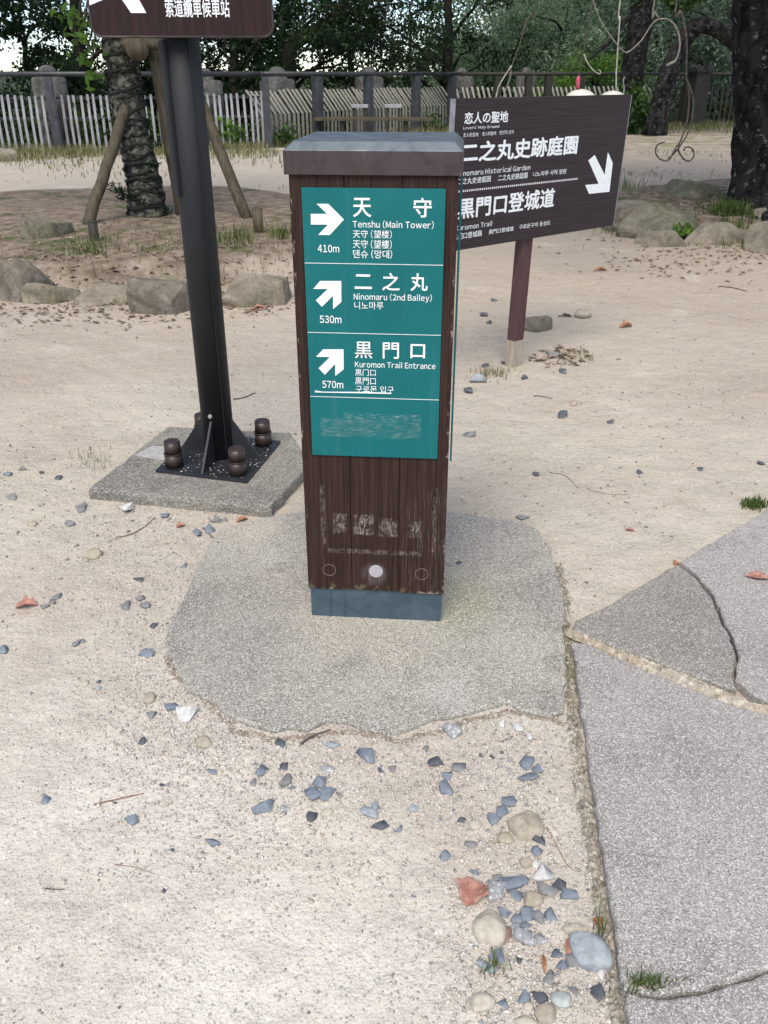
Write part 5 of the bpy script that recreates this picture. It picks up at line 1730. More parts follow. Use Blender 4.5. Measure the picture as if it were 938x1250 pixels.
# ================================================================== LOOSE STONES, ONE BY ONE
STONES = []
def zs(ox, oy, k, rows):
    for X, Y, w_, h_, c in rows:
        STONES.append((ox + X / k, oy + Y / k, w_ / k, h_ / k, c))
B_, D_, G_, T_, C_, W_, P_, K_ = 'blue-grey', 'dark grey', 'grey', 'tan', 'cream', 'white', 'speckled', 'pale blue'
zs(540, 860, 3.204, [(38, 108, 72, 60, P_), (330, 232, 50, 60, B_), (370, 258, 36, 38, B_), (338, 290, 68, 40, B_), (262, 385, 55, 48, B_), (232, 425, 48, 70, B_), (200, 452, 40, 55, B_),
    (328, 488, 115, 110, T_), (248, 528, 55, 45, T_), (380, 532, 52, 50, D_), (370, 577, 50, 42, B_), (328, 622, 45, 46, T_), (364, 628, 35, 38, W_), (396, 668, 70, 70, W_),
    (112, 548, 48, 32, G_), (75, 455, 32, 25, D_), (130, 475, 45, 38, C_), (10, 595, 40, 45, B_), (127, 660, 38, 28, B_), (208, 742, 62, 82, P_), (213, 680, 33, 33, G_),
    (285, 706, 105, 46, B_), (236, 716, 30, 34, B_), (288, 752, 58, 48, B_), (355, 766, 72, 62, T_), (408, 726, 76, 60, G_), (454, 707, 50, 48, D_), (492, 743, 60, 48, B_),
    (183, 885, 110, 135, C_), (246, 907, 42, 84, 'reddish'), (240, 822, 48, 44, B_), (290, 840, 46, 38, B_), (330, 826, 50, 54, B_), (377, 836, 46, 56, G_), (428, 828, 48, 62, B_),
    (326, 864, 46, 26, B_), (285, 873, 50, 26, K_), (316, 920, 74, 76, P_), (388, 921, 48, 48, P_), (577, 975, 126, 160, 'pale blue'), (514, 1008, 62, 56, G_), (447, 979, 46, 40, B_),
    (465, 1026, 44, 40, B_), (520, 887, 84, 46, C_), (622, 1059, 33, 46, W_), (212, 990, 60, 58, B_), (158, 1015, 44, 48, K_), (190, 1040, 48, 38, K_), (157, 1170, 86, 74, C_),
    (237, 1168, 42, 46, B_), (318, 1150, 50, 48, B_), (380, 1154, 60, 46, D_), (335, 1182, 36, 38, C_), (467, 1160, 74, 64, 'pale green'), (512, 1125, 40, 40, G_), (598, 1136, 64, 68, D_),
    (416, 1070, 42, 66, G_), (405, 1216, 78, 74, T_), (326, 1242, 86, 40, C_), (65, 250, 48, 38, G_), (14, 330, 46, 72, B_), (20, 284, 34, 34, B_), (235, 80, 28, 28, W_), (295, 97, 34, 34, W_),
    (195, 206, 18, 22, D_), (152, 200, 18, 16, D_), (234, 188, 14, 14, D_), (340, 128, 20, 26, W_), (300, 1005, 22, 30, D_), (444, 1100, 22, 24, G_), (190, 545, 24, 26, T_), (250, 1200, 26, 24, W_)])
zs(200, 850, 2.606, [(315, 240, 42, 38, B_), (382, 225, 26, 28, D_), (390, 267, 33, 54, G_), (410, 293, 22, 15, B_), (316, 360, 52, 50, B_), (152, 242, 36, 19, B_), (158, 467, 46, 37, B_),
    (476, 319, 46, 44, B_), (522, 316, 48, 43, B_), (492, 281, 40, 36, B_), (518, 233, 40, 24, P_), (470, 388, 30, 32, D_), (537, 156, 40, 24, K_), (642, 195, 58, 54, B_),
    (652, 380, 46, 46, K_), (687, 414, 50, 32, D_), (748, 425, 25, 19, B_), (862, 210, 44, 34, D_), (390, 357, 32, 26, P_), (128, 150, 48, 38, T_), (372, 150, 28, 26, D_), (30, 36, 46, 28, B_),
    (70, 64, 56, 46, W_), (285, 276, 19, 27, G_), (728, 235, 24, 24, G_), (690, 236, 14, 20, D_), (558, 315, 26, 18, G_), (520, 372, 36, 22, C_), (345, 335, 18, 18, G_), (792, 358, 30, 24, K_), (674, 356, 26, 26, K_), (834, 170, 20, 18, G_), (834, 480, 0, 0, G_)][:-1])
zs(0, 560, 3.35, [(520, 212, 48, 44, W_), (332, 208, 38, 34, G_), (385, 396, 60, 42, T_), (568, 497, 45, 15, D_), (517, 607, 34, 38, G_), (576, 574, 33, 30, G_), (596, 604, 40, 28, G_),
    (180, 608, 40, 20, G_), (214, 588, 28, 26, G_), (234, 568, 32, 34, G_), (312, 760, 28, 28, G_), (339, 748, 20, 20, G_), (600, 802, 56, 34, B_), (15, 785, 42, 30, B_), (628, 688, 24, 22, D_),
    (806, 312, 34, 38, B_), (862, 296, 36, 28, B_), (752, 440, 28, 18, B_), (676, 236, 32, 22, B_), (884, 256, 44, 24, G_), (920, 257, 24, 22, G_), (285, 271, 38, 20, G_), (32, 65, 38, 16, B_),
    (50, 163, 38, 18, G_), (95, 44, 35, 14, G_), (614, 982, 44, 50, T_), (620, 1050, 38, 36, G_), (240, 82, 24, 14, D_), (404, 915, 18, 14, D_), (350, 920, 26, 24, C_), (400, 940, 28, 18, K_), (136, 270, 30, 18, T_), (172, 60, 20, 10, D_)])
zs(0, 880, 3.127, [(180, 298, 32, 52, B_), (503, 384, 50, 40, B_), (545, 80, 26, 28, D_), (622, 245, 20, 18, D_), (628, 650, 16, 22, D_), (660, 495, 14, 16, D_), (440, 315, 14, 10, D_)])
zs(540, 260, 2.357, [(98, 480, 42, 26, K_), (74, 514, 22, 18, D_), (123, 443, 18, 16, D_), (236, 476, 20, 12, D_), (318, 411, 26, 16, G_), (346, 458, 18, 20, D_), (347, 586, 24, 22, D_), (74, 640, 40, 14, G_),
    (568, 748, 16, 14, D_), (742, 738, 14, 18, D_), (136, 316, 16, 12, D_), (120, 294, 22, 10, D_), (404, 298, 42, 18, T_), (484, 602, 20, 12, D_), (268, 754, 16, 12, D_), (180, 434, 18, 16, D_), (380, 550, 18, 20, T_), (918, 722, 20, 12, D_), (150, 252, 16, 8, D_)])
zs(340, 540, 2.468, [(738, 230, 36, 14, G_), (543, 374, 16, 18, D_)])

LAND = [(642, 1012, "the round tan stone"), (664, 1068, "the white quartz block"), (577, 1092, "the large red leaf"), (597, 1136, "the big cream stone"), (720, 1164, "the biggest pale blue stone"),
        (589, 1225, "the flat cream slab"), (686, 1222, "the pale green striped stone"), (552, 894, "the speckled stone touching the pad"), (446, 925, "the pointed slate lying below the pad"),
        (391, 966, "the trio of touching slates"), (458, 1003, "the pair of slates in front of the pad"), (145, 975, "the thin reddish twig"), (33, 741, "the crumpled red leaf"), (240, 590, "the steel pole's footing"),
        (632, 455, "the guide sign's post"), (215, 815, "the left corner of the concrete pad"), (160, 655, "the curved twig under the footing"), (115, 678, "the flat tan stone on the sand"), (470, 840, "the concrete pad"),
        (160, 1002, "the lone slate on the open sand"), (660, 940, "the slates beside the rough kerb"), (545, 955, "the split slate left of the kerb"), (805, 400, "the orange leaves")]
DIRS = ["right of", "in front of", "left of", "behind"]
ORD = ["nearest", "second", "third", "fourth", "fifth", "sixth", "seventh", "eighth", "ninth", "tenth", "eleventh", "twelfth"]
FIXED = {(642, 1012): "large round tan stone among the slates by the path", (664, 1068): "clean white quartz block, brightest stone by the path", (597, 1136): "big smooth cream stone with a reddish shard against it",
         (720, 1164): "biggest stone by the path, pale blue and two toned", (589, 1225): "flat pale cream slab of stone near the photo's bottom edge", (686, 1222): "round pale green stone with darker stripes", (552, 894): "white speckled stone at the near edge of the concrete pad",
         (446, 925): "pointed slate lying alone below the pad", (115, 678): "flat tan stone on the sand left of the pad", (160, 1002): "lone slate on the open sand below the thin twig"}
def stone_labels():
    out = [None] * len(STONES)
    used = set()
    for (fu, fv), lab in FIXED.items():
        i = min((j for j in range(len(STONES)) if j not in used), key=lambda j: (STONES[j][0] - fu) ** 2 + (STONES[j][1] - fv) ** 2)
        out[i] = lab; used.add(i)
    keys = {}
    for i, (u, v, w_, h_, c) in enumerate(STONES):
        if i in used:
            continue
        size = "tiny" if w_ < 8.5 else ("small" if w_ < 14.5 else ("middling" if w_ < 22 else "large"))
        shape = "flat" if h_ < 0.62 * w_ else ("upright" if h_ > 1.25 * w_ else "chunky")
        L_ = sorted(LAND, key=lambda l: (l[0] - u) ** 2 + (l[1] - v) ** 2)
        l = L_[0] if math.hypot(L_[0][0] - u, L_[0][1] - v) > 5 else L_[1]
        dx, dy = u - l[0], v - l[1]
        d = DIRS[0] if dx > abs(dy) else DIRS[2] if -dx > abs(dy) else DIRS[1] if dy > 0 else DIRS[3]
        keys.setdefault((size, shape, c, l[2], d), []).append((math.hypot(dx, dy), i))
    for (size, shape, c, l, d), lst in keys.items():
        lst.sort()
        for k, (_, i) in enumerate(lst):
            o_ = "" if len(lst) == 1 else ORD[k] + " "
            l = l.replace("the pair of slates in front of the pad", "the pair of slates")
            out[i] = f"{o_}{size} {shape} {c} stone {d} {l}"
    return out
SL = stone_labels()
PAD_TOP = lambda x, y: 0.012 if in_poly(np.array([x]), np.array([y]), pad)[0] else 0.0
for i, ((u, v, w_, h_, c), lab) in enumerate(zip(STONES, SL)):
    rg = np.random.default_rng(900 + i)
    p = on(u, v)
    p[2] = max(p[2], PAD_TOP(p[0], p[1]))
    k = ppm(p)
    el = math.atan2(H - p[2], math.hypot(p[0], p[1]))
    W = w_ / k * 1.18
    Hh = h_ / k
    D = min(max(Hh / math.sin(el) * 0.88, W * 0.5), W * 1.7)
    T = max(0.30 * min(W, D), min(0.55 * min(W, D), 0.6 * W))
    if c in ('tan', 'cream', 'pale green', 'reddish') or (c == 'pale blue' and w_ > 30):
        V, Fc = round_stone(rg, 3, 0.05, 5)
        V = V * np.array([W / 2, D / 2, T / 2 * 1.15])
        sm = True
    else:
        V, Fc = hull_stone(rg, int(rg.integers(8, 13)), 0.7, 0.022)
        V = V * np.array([W / 2, D / 2, T / 2])
        sm = False
    rz = rg.uniform(-0.35, 0.35)
    V = V @ np.array(Matrix.Rotation(rz, 3, 'Z')) @ np.array(Matrix.Rotation(rg.uniform(-0.2, 0.2), 3, 'X'))
    V[:, 2] += T * 0.25
    link("stone", raw_mesh("stone", V, Fc, ST[c], sm), loc=Vector(p), label=lab, cat="stone", group="loose stones on the sand")

# ------------------------------------------------------------------ gravel nobody could count
rgg = np.random.default_rng(77)
PROTO = [hull_stone(rgg, 9, 0.75, 0.0) for _ in range(10)]
FOOT_POLY = np.array([(p[0], p[1]) for p in foot])
PATHS = [lower, mid, right, near]
def scatter(name, U, smin, smax, mat, label, pw=2.2, sink=0.15, onpad=False, flat=0.8, lift=0.0):
    P = on_many(U)
    ok = ~in_poly(P[:, 0], P[:, 1], FOOT_POLY)
    if not onpad:
        ok &= ~in_poly(P[:, 0], P[:, 1], pad)
    for q in PATHS:
        ok &= ~in_poly(P[:, 0], P[:, 1], q)
    if lift:
        P[:, 2] += np.where(in_poly(P[:, 0], P[:, 1], pad), lift, 0)
    P = P[ok]
    Vs, Fs, k = [], [], 0
    for p in P:
        V, Fc = PROTO[rgg.integers(len(PROTO))]
        s_ = (smin + (smax - smin) * rgg.uniform() ** pw) / 2
        m = np.array(Matrix.Rotation(rgg.uniform(0, 6.28), 3, 'Z'))
        W = (V * np.array([s_ * rgg.uniform(0.8, 1.3), s_ * rgg.uniform(0.8, 1.2), s_ * rgg.uniform(0.5, 1) * flat])) @ m
        W = W + p + np.array([0, 0, s_ * (0.5 - sink)])
        Vs.append(W); Fs.append(Fc + k); k += len(V)
    return link(name, raw_mesh(name, np.concatenate(Vs), np.concatenate(Fs), mat), kind='stuff', label=label, cat="gravel")
def blob(cx, cy, sx, sy, n, rot=0.0):
    a = rgg.normal(size=(n, 2)) * np.array([sx, sy])
    c, s_ = math.cos(rot), math.sin(rot)
    return np.stack([cx + a[:, 0] * c - a[:, 1] * s_, cy + a[:, 0] * s_ + a[:, 1] * c], 1)
U = np.concatenate([blob(190, 690, 60, 60, 4200), blob(240, 870, 70, 45, 4200), blob(330, 925, 110, 35, 2600), blob(480, 930, 100, 38, 2400), blob(630, 930, 50, 50, 2600), blob(640, 1100, 60, 110, 3800, 0.0),
                    blob(190, 800, 35, 60, 1100), blob(330, 1010, 130, 60, 2600), blob(170, 640, 80, 18, 900), blob(655, 1220, 70, 40, 1300), blob(705, 720, 14, 30, 260), blob(130, 560, 70, 40, 700)])
U = U[(U[:, 1] > 470) & (U[:, 1] < 1300) & (U[:, 0] > -30) & (U[:, 0] < 970)]
scatter("gravel", U, 0.0022, 0.0086, M['gravel'], "fine pale gravel gathered round the concrete pad and the stones", 2.6)
def plate_grit():
    Vs, Fs, k = [], [], 0
    for i in range(300):
        a, bq = rgg.uniform(-LX / 2, LX / 2), rgg.uniform(-LY / 2, LY / 2)
        if math.hypot(a, bq) < PR or (abs(a) + abs(bq) > 0.7 * LX and rgg.uniform() < 0.6):
            continue
        q = LP(a, bq, ZF + 0.012)
        V, Fc = PROTO[rgg.integers(len(PROTO))]
        s_ = 0.0012 + 0.0028 * rgg.uniform() ** 2
        Vs.append(V * s_ * np.array([1.2, 1, 0.6]) + np.array([q[0] + pc[0], q[1] + pc[1], q[2] + 0.5 * s_])); Fs.append(Fc + k); k += len(V)
    link("sand", raw_mesh("sand", np.concatenate(Vs), np.concatenate(Fs), M['gravel']), kind='stuff', label="pale grit lying on the steel base plate", cat="grit")
plate_grit()
tk = rgg.uniform(0, 1, 2600)
U = np.stack([np.interp(tk, [0, .3, .6, 1], [690, 700, 722, 758]), 700 + 560 * tk], 1) + rgg.normal(size=(2600, 2)) * np.array([9, 4])
scatter("gravel", U, 0.0024, 0.0075, M['gravel'], "loose gravel lodged along the mossy edging of the path", 2.2, onpad=True)
tk = rgg.uniform(0, 1, 2600)
pe = np.array(PAD_PX[:13][::-1] + PAD_PX[-9:][::-1], float)
U = np.stack([np.interp(tk, np.linspace(0, 1, len(PAD_PX)), [q[0] for q in PAD_PX]), np.interp(tk, np.linspace(0, 1, len(PAD_PX)), [q[1] for q in PAD_PX])], 1) + rgg.normal(size=(2600, 2)) * 7
scatter("gravel", U, 0.0020, 0.0060, M['gravel'], "grit strewn over the edge of the concrete pad", 2.4, onpad=True, lift=0.009)
U = np.stack([rgg.uniform(-30, 970, 14000), rgg.uniform(560, 1300, 14000)], 1)
scatter("gravel", U, 0.0016, 0.0046, M['gravel'], "sparse pale grit over the near sand", 2.0)
U = np.stack([rgg.uniform(-40, 980, 5200), 285 + 480 * rgg.uniform(size=5200) ** 1.25], 1)
dk = vnoise(np.c_[U / 70.0, np.zeros(len(U))], 1.0, 5)
U = U[dk + 0.4 * rgg.normal(size=len(U)) > -0.1]
scatter("gravel", U, 0.003, 0.0125, M['grit_dark'], "scattered darker grit over the far sand", 3.0)
U = np.stack([rgg.uniform(-40, 980, 650), rgg.uniform(620, 1250, 650)], 1)
scatter("gravel", U, 0.002, 0.007, M['grit_dark'], "scattered dark grit over the near sand", 2.4)

# ------------------------------------------------------------------ fallen leaves and twigs
def dead_leaf(u, v, w_, h_, rot, mat, label, seed, lobes=0.0, curl=0.35):
    rg = np.random.default_rng(seed)
    p = on(u, v)
    for q in PATHS:
        if in_poly(np.array([p[0]]), np.array([p[1]]), q)[0]:
            p = at_z(u, v, 0.033)
    k = ppm(p)
    L_ = w_ / k; Wd = h_ / k / 0.8
    n, mcols = 15, 7
    V = []
    for i in range(n):
        t = i / (n - 1)
        half = math.sin(math.pi * min(1, t * 1.02)) ** 0.75 * (1 + lobes * math.sin(t * 17)) * Wd / 2 + 0.0003
        for j in range(mcols):
            s_ = -1 + 2 * j / (mcols - 1)
            z = curl * abs(s_) ** 1.5 * half * 1.1 + 0.12 * L_ * math.sin(math.pi * t) * curl + 0.04 * L_ * math.sin(7 * t + 3 * s_) * curl
            V.append(((t - 0.5) * L_, s_ * half * (1 - 0.25 * curl), z + 0.002))
    Fc = [(i * mcols + j, i * mcols + j + 1, (i + 1) * mcols + j + 1, (i + 1) * mcols + j) for i in range(n - 1) for j in range(mcols - 1)]
    V = np.array(V) @ np.array(Matrix.Rotation(-rot, 3, 'Z'))
    o = link("fallen_leaf", raw_mesh("fallen_leaf", V, Fc, mat, True), loc=Vector(p), label=label, cat="leaf")
    md = o.modifiers.new("thickness", 'SOLIDIFY'); md.thickness = 0.0008
    return o
dead_leaf(577, 1092, 40, 34, R(60), M['red_leaf'], "large curled red brown leaf beside the slates near the path", 1, 0.18, 0.5)
dead_leaf(33, 741, 26, 16, R(15), M['red_leaf'], "crumpled red leaf on the sand at the far left", 2, 0.25, 0.6)
dead_leaf(925, 705, 28, 14, R(-15), M['red_leaf'], "flat red leaf lying on the path slab", 3, 0.05, 0.25)
dead_leaf(733, 331, 17, 6, R(5), M['orange_leaf'], "small orange leaf on the sand, farther of two beyond the guide sign", 4, 0.2, 0.7)
dead_leaf(764, 400, 18, 9, R(20), M['orange_leaf'], "curled orange leaf on the open sand right of the guide sign post", 5, 0.3, 0.8)
dead_leaf(769, 648, 12, 6, R(-20), M['red_leaf'], "tiny red leaf on the sand before the path", 6, 0.1, 0.5)
dead_leaf(826, 689, 9, 8, R(40), M['orange_leaf'], "tiny orange leaf caught at the top of the path's crack", 7, 0.1, 0.5)
dead_leaf(221, 643, 11, 9, R(30), M['red_leaf'], "small red leaf below the steel pole's footing", 8, 0.2, 0.5)
dead_leaf(296, 636, 16, 7, R(35), M['orange_leaf'], "narrow reddish leaf tucked under the footing's near corner", 9, 0.1, 0.6)
dead_leaf(694, 1158, 26, 8, R(80), M['red_leaf'], "pinkish shard of leaf leaning on the biggest pale blue stone", 10, 0.1, 0.5)
dead_leaf(730, 1128, 16, 12, R(-60), M['orange_leaf'], "rusty leaf beside the grass sprig at the path's edge", 11, 0.2, 0.6)
dead_leaf(664, 1178, 26, 5, R(85), M['orange_leaf'], "thin rolled brown leaf among the near slates", 12, 0.0, 0.8)
dead_leaf(316, 378, 22, 8, R(10), M['red_leaf'], "red brown leaf at the foot of the flat topped stone", 13, 0.3, 0.6)
dead_leaf(302, 371, 16, 7, R(-15), M['orange_leaf'], "brown leaf lying behind the red one at the flat topped stone", 14, 0.3, 0.6)
dead_leaf(690, 387, 18, 5, R(0), M['twig_dark'], "dull brown leaf on the sand behind the guide sign post", 15, 0.3, 0.6)
def twig(pts, rad, mat, label, seed):
    P0 = on(*pts[0])
    P = []
    for u, v in pts:
        q = on(u, v)
        for poly in PATHS:
            if in_poly(np.array([q[0]]), np.array([q[1]]), poly)[0]:
                q = at_z(u, v, 0.032)
        if in_poly(q[:1], q[1:2], pad)[0]:
            q = at_z(u, v, 0.014)
        q[2] += rad * 0.8
        P.append(q - P0)
    S_ = spline(P, 14)
    V, Fc = tube_arrays(S_, np.linspace(rad, rad * 0.5, len(S_)), 6, 0.15, seed)
    return link("twig", raw_mesh("twig", V, Fc, mat, True), loc=Vector(P0), label=label, cat="twig")
twig([(115, 983), (145, 976), (176, 969)], 0.0022, M['twig'], "thin straight reddish twig on the near sand", 1)
twig([(55, 1085), (68, 1086), (79, 1086)], 0.0016, M['twig_dark'], "short dark twig on the near sand, below the reddish one", 2)
twig([(140, 1056), (165, 1059), (189, 1067)], 0.0010, M['twig'], "hair thin curved stalk on the near sand", 3)
twig([(142, 657), (160, 653), (176, 644), (190, 632)], 0.0028, M['twig'], "curved brown twig under the left end of the footing", 4)
twig([(248, 645), (258, 655), (267, 663)], 0.0028, M['twig_dark'], "short dark twig between the footing and the concrete pad", 5)
twig([(368, 909), (384, 899), (404, 892)], 0.0040, M['twig_dark'], "dark forked bark scrap under the pad's near rim", 6)
twig([(671, 577), (690, 581), (706, 596)], 0.0016, M['twig_dark'], "bent dark stalk on the sand right of the waymarker", 7)
twig([(715, 596), (740, 603), (766, 604)], 0.0012, M['twig'], "long fine stalk on the sand before the path", 8)
twig([(285, 488), (298, 486), (312, 480)], 0.0040, M['twig_dark'], "dark twig on the sand just right of the steel pole", 9)
twig([(612, 906), (635, 897), (655, 904)], 0.0014, M['twig_dark'], "fine bent stalk lying by the pad's near right edge", 10)
twig([(668, 1010), (690, 1052), (700, 1062)], 0.0012, M['twig'], "fine stalk hanging along the rough kerb", 11)
twig([(652, 484), (660, 484), (674, 487)], 0.003, M['twig_dark'], "little brown twig on the sand right of the guide sign post", 12)
twig([(878, 350), (895, 352), (912, 356)], 0.005, M['twig_dark'], "dark stick on the sand below the right ring of stones", 13)
# leaf litter round the stone rings
def litter(name, U, n_each, smin, smax, mat, label):
    Vs, Fs, k = [], [], 0
    for p in on_many(U):
        L_ = rgg.uniform(smin, smax)
        a = rgg.uniform(0, 6.28)
        d = np.array([math.cos(a), math.sin(a), rgg.normal() * 0.15]); q = np.array([-math.sin(a), math.cos(a), rgg.normal() * 0.25])
        w2 = L_ * rgg.uniform(0.25, 0.5)
        b_ = p + np.array([0, 0, 0.006])
        Vs += [b_ - d * L_ / 2, b_ + q * w2 / 2 + [0, 0, L_ * 0.15], b_ + d * L_ / 2, b_ - q * w2 / 2 + [0, 0, L_ * 0.12]]
        Fs.append((k, k + 1, k + 2, k + 3)); k += 4
    return link(name, raw_mesh(name, np.array(Vs), np.array(Fs), mat), kind='stuff', label=label, cat="leaf litter")
U = np.concatenate([blob(160, 318, 110, 22, 620), blob(100, 384, 90, 10, 240), blob(300, 372, 30, 8, 140), blob(850, 310, 70, 18, 360), blob(870, 245, 40, 10, 420), blob(690, 436, 16, 6, 90)])
litter("leaf_litter", U, 1, 0.02, 0.07, M['litter'], "dry leaf litter on the earth round the two stone rings")

# ------------------------------------------------------------------ grass and small plants
def blades(name, spots, mat, parent=None, hmin=0.03, hmax=0.09, width=0.004, lean=0.5, origin=None, seed=0, **kw):
    """spots: ground points; each grows one bent blade"""
    rg = np.random.default_rng(seed)
    P = np.asarray(spots) - (0 if origin is None else origin)
    n = len(P)
    h_ = rg.uniform(hmin, hmax, n)
    a = rg.uniform(0, 6.28, n); b_ = a + math.pi / 2
    ln = rg.uniform(0.1, lean, n) * h_
    wv = (width * rg.uniform(0.6, 1.4, n) / 2)
    side = np.stack([np.cos(b_), np.sin(b_), 0 * b_], 1) * wv[:, None]
    mid_ = P + np.stack([np.cos(a) * ln * 0.35, np.sin(a) * ln * 0.35, h_ * 0.6], 1)
    tip = P + np.stack([np.cos(a) * ln, np.sin(a) * ln, h_], 1)
    V = np.stack([P - side, P + side, mid_ + side * 0.8, mid_ - side * 0.8, tip], 1).reshape(-1, 3)
    base = np.arange(n)[:, None] * 5
    F4 = np.concatenate([base + np.array([0, 1, 2, 3])], 0)
    me = bpy.data.meshes.new(name)
    fl = [tuple(f) for f in F4] + [tuple(f) for f in (base + np.array([3, 2, 4]))]
    me.from_pydata([tuple(v) for v in V], [], fl)
    me.update()
    me.materials.append(mat)
    return link(name, me, parent, **kw)
def spot_blob(cx, cy, sx, sy, n, z=None):
    U = blob(cx, cy, sx, sy, n)
    return on_many(U) if z is None else np.array([at_z(u, v, z) for u, v in U])
def tuft(label, cx, cy, sx, sy, n, hmin, hmax, width, mat='grass', z=None, seed=0, name="grass"):
    S_ = spot_blob(cx, cy, sx, sy, n, z)
    c = on(cx, cy) if z is None else at_z(cx, cy, z)
    return blades(name, S_, M[mat], None, hmin, hmax, width, 0.8, c, seed, loc=Vector(c), label=label, cat="grass", kind='stuff')
tuft("green grass tuft growing out of the crack in the nearest path slabs", 792, 1206, 14, 4, 170, 0.010, 0.040, 0.0022, 'grass', 0.02, 1)
tuft("green moss like tuft at the far edge of the path", 922, 617, 9, 3, 260, 0.012, 0.035, 0.004, 'grass', None, 2)
tuft("thin green blades at the path's edge beside the rusty leaf", 733, 1136, 4, 7, 22, 0.03, 0.075, 0.0020, 'grass', None, 3)
tuft("wispy green sprig among the near slates", 607, 1185, 9, 6, 40, 0.012, 0.05, 0.0016, 'grass', None, 4)
tuft("dry straw tuft at the left corner of the footing", 112, 562, 12, 6, 60, 0.02, 0.06, 0.002, 'dry_grass', None, 5)
tuft("bright green patch of grass inside the right ring of stones", 893, 262, 15, 6, 900, 0.05, 0.15, 0.010, 'grass', None, 6)
tuft("dry grass clump on the sand right of the guide sign post", 695, 437, 18, 4, 140, 0.01, 0.04, 0.003, 'dry_grass', None, 7)
tuft("mossy clump at the left foot of the guide sign post", 602, 457, 12, 4, 200, 0.01, 0.035, 0.003, 'dry_grass', None, 8)
tuft("green clump on the mound right of the steel pole", 288, 292, 14, 5, 160, 0.04, 0.12, 0.007, 'grass', None, 9)
tuft("mossy green clump right of the brown stake", 342, 288, 9, 4, 140, 0.03, 0.10, 0.007, 'grass', None, 10)
tuft("green weeds round the dark stake", 112, 306, 16, 6, 150, 0.03, 0.11, 0.006, 'grass', None, 11)
tuft("thin weeds in front of the lichen spotted stone", 762, 232, 14, 4, 160, 0.06, 0.18, 0.007, 'grass', None, 12)
tuft("weeds between the stones and the guide sign's right edge", 752, 282, 10, 5, 130, 0.04, 0.12, 0.006, 'dry_grass', None, 13)
S_ = np.concatenate([spot_blob(150, 300, 90, 20, 900), spot_blob(300, 300, 40, 16, 420), spot_blob(840, 262, 70, 22, 500)])
blades("grass", S_, M['dry_grass'], None, 0.02, 0.08, 0.005, 0.9, None, 20, kind='stuff', label="thin dry grass on the earth inside the stone rings", cat="grass")
# strip of grass along the fence foot and patches on the far sand
S_ = []
for (P0, P1, n, w2) in ((FA, FB, 7500, 1.5), (FB, FC, 5200, 1.3), (FC, FD, 4500, 1.6), (FD, FE, 5500, 2.2)):
    t = rgg.uniform(0, 1, n); off = -np.abs(rgg.normal(size=n)) * w2 + 0.5
    d = np.array(P1) - np.array(P0); nn = np.array([-d[1], d[0]]) / np.linalg.norm(d)
    q = np.array(P0) + np.outer(t, d) + np.outer(off, nn)
    keep = vnoise(np.c_[q * 0.9, 0 * t], 1.0, 3) + 0.5 * rgg.normal(size=n) - off * 0.1 > -0.3
    q = q[keep]
    S_.append(np.c_[q, terrain(q[:, 0], q[:, 1])])
S_ = np.concatenate(S_)
blades("grass", S_, M['dry_grass'], None, 0.05, 0.22, 0.016, 0.9, None, 21, kind='stuff', label="straggling grass along the foot of the fence", cat="grass")
n = 9000
q = np.stack([rgg.uniform(-12, 10, n), rgg.uniform(12.3, 19.5, n)], 1)
q = q[vnoise(np.c_[q * 0.8, 0 * q[:, :1]], 1.0, 8) + 0.35 * rgg.normal(size=n) > 0.35]
blades("grass", np.c_[q, terrain(q[:, 0], q[:, 1])], M['dry_grass'], None, 0.02, 0.08, 0.012, 0.9, None, 22, kind='stuff', label="worn patches of grass on the far sand", cat="grass")
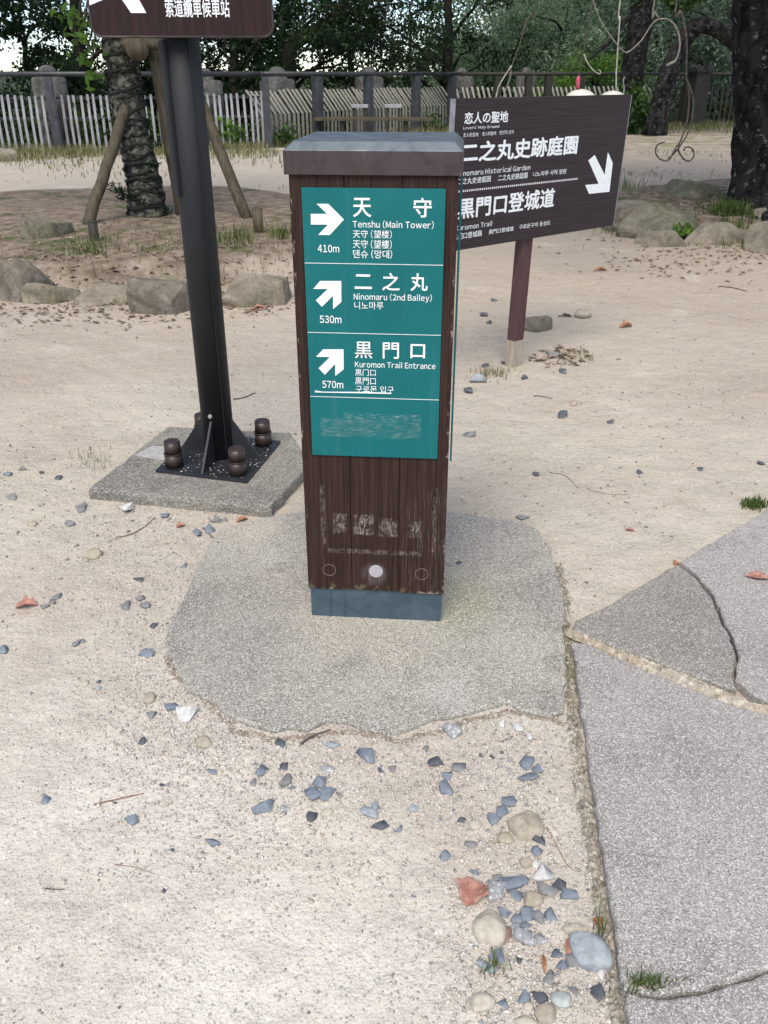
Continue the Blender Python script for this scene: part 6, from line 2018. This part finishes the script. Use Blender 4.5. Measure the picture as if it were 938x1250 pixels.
# undergrowth on the slope outside the fence
n = 26000
x = rgg.uniform(-14, 24, n); off = rgg.uniform(0.9, 9, n)
y = np.interp(x, FENCE[:, 0], FENCE[:, 1]) + off
hmax = 0.5 + 0.5 * vnoise(np.c_[x * 0.5, y * 0.5, 0 * x], 1.0, 9)
z = terrain(x, y) + np.abs(rgg.normal(size=n)) * 0.35 * np.clip(hmax, 0.2, 1.4)
V, Fc = leaf_arrays(np.stack([x, y, z], 1), 0.17, 0.085, rgg, 0.0)
link("undergrowth", raw_mesh("undergrowth", V, Fc, M['leaf_dark']), kind='stuff', label="dark undergrowth covering the slope outside the fence", cat="undergrowth")
def shrub(u, v, y, wpx_, hpx_, leaf, label, seed, n=420, ls=0.16):
    rg = np.random.default_rng(seed)
    c = at_y(u, v, y)
    base = np.array([c[0], y, float(terrain(c[0], y))])
    k = ppm(c)
    sh = root("shrub", label, "shrub", base)
    parts, cl = [], []
    zc_ = c[2] - base[2]
    for i in range(7):
        e = np.array([rg.normal() * wpx_ / k * 0.28, rg.normal() * wpx_ / k * 0.2, max(0.12, zc_ + rg.uniform(-0.5, 0.5) * hpx_ / k)])
        parts.append(tube_arrays(spline([(0, 0, -0.05), e * np.array([0.4, 0.4, 0.6]), e], 8), 0.010, 5, 0, i))
        cl.append((*e, wpx_ / k * 0.30))
    V, Fc = join_arrays(parts)
    link("stem", raw_mesh("stem", V, Fc, M['bark_b'], True), sh)
    crown_mesh("foliage", cl, n, ls, M[leaf], sh, seed, 0.55, 0.1)
shrub(285, 158, at_z(285, 183)[1] + 0.6, 34, 34, 'leaf_young', "bright leafy shrub growing through the fence right of the steel pole", 1, 300, 0.15)
shrub(352, 168, 20.6, 40, 26, 'leaf_mid', "low green bush at the fence just left of the zinc cap", 2, 300, 0.13)
shrub(530, 152, 25.9, 50, 16, 'leaf_mid', "low green bush at the fence foot beside the bench end", 3, 320, 0.13)
shrub(90, 160, 20.6, 110, 30, 'leaf_mid', "wide green bush showing between the upright pickets", 4, 620, 0.16)
shrub(188, 160, 20.8, 70, 44, 'leaf_mid', "green bush behind the pickets right of the propped trunk", 5, 420, 0.16)
shrub(20, 150, 21.5, 90, 30, 'leaf_dark', "dark bush behind the pickets at the far left", 6, 520, 0.16)
shrub(900, 138, 33, 90, 20, 'leaf_mid', "green bush beyond the dark fence left of the big trunk", 7, 620, 0.2)
sp_ = on(836, 286)
hb = root("small_plant", "small bright green and yellow plant between the two front stones", "plant", sp_)
cl = [(0.0, 0, 0.10, 0.09), (-0.05, 0.02, 0.08, 0.08), (0.05, -0.02, 0.07, 0.08)]
V, Fc = join_arrays([tube_arrays(np.array([(0, 0, -0.02), (c[0] * 0.5, c[1] * 0.5, 0.05), c[:3]]), 0.004, 5, 0, 1) for c in cl])
link("stem", raw_mesh("stem", V, Fc, M['vine_brown'], True), hb)
crown_mesh("foliage", cl, 90, 0.07, M['leaf_young'], hb, 3, 0.6, 0.0)
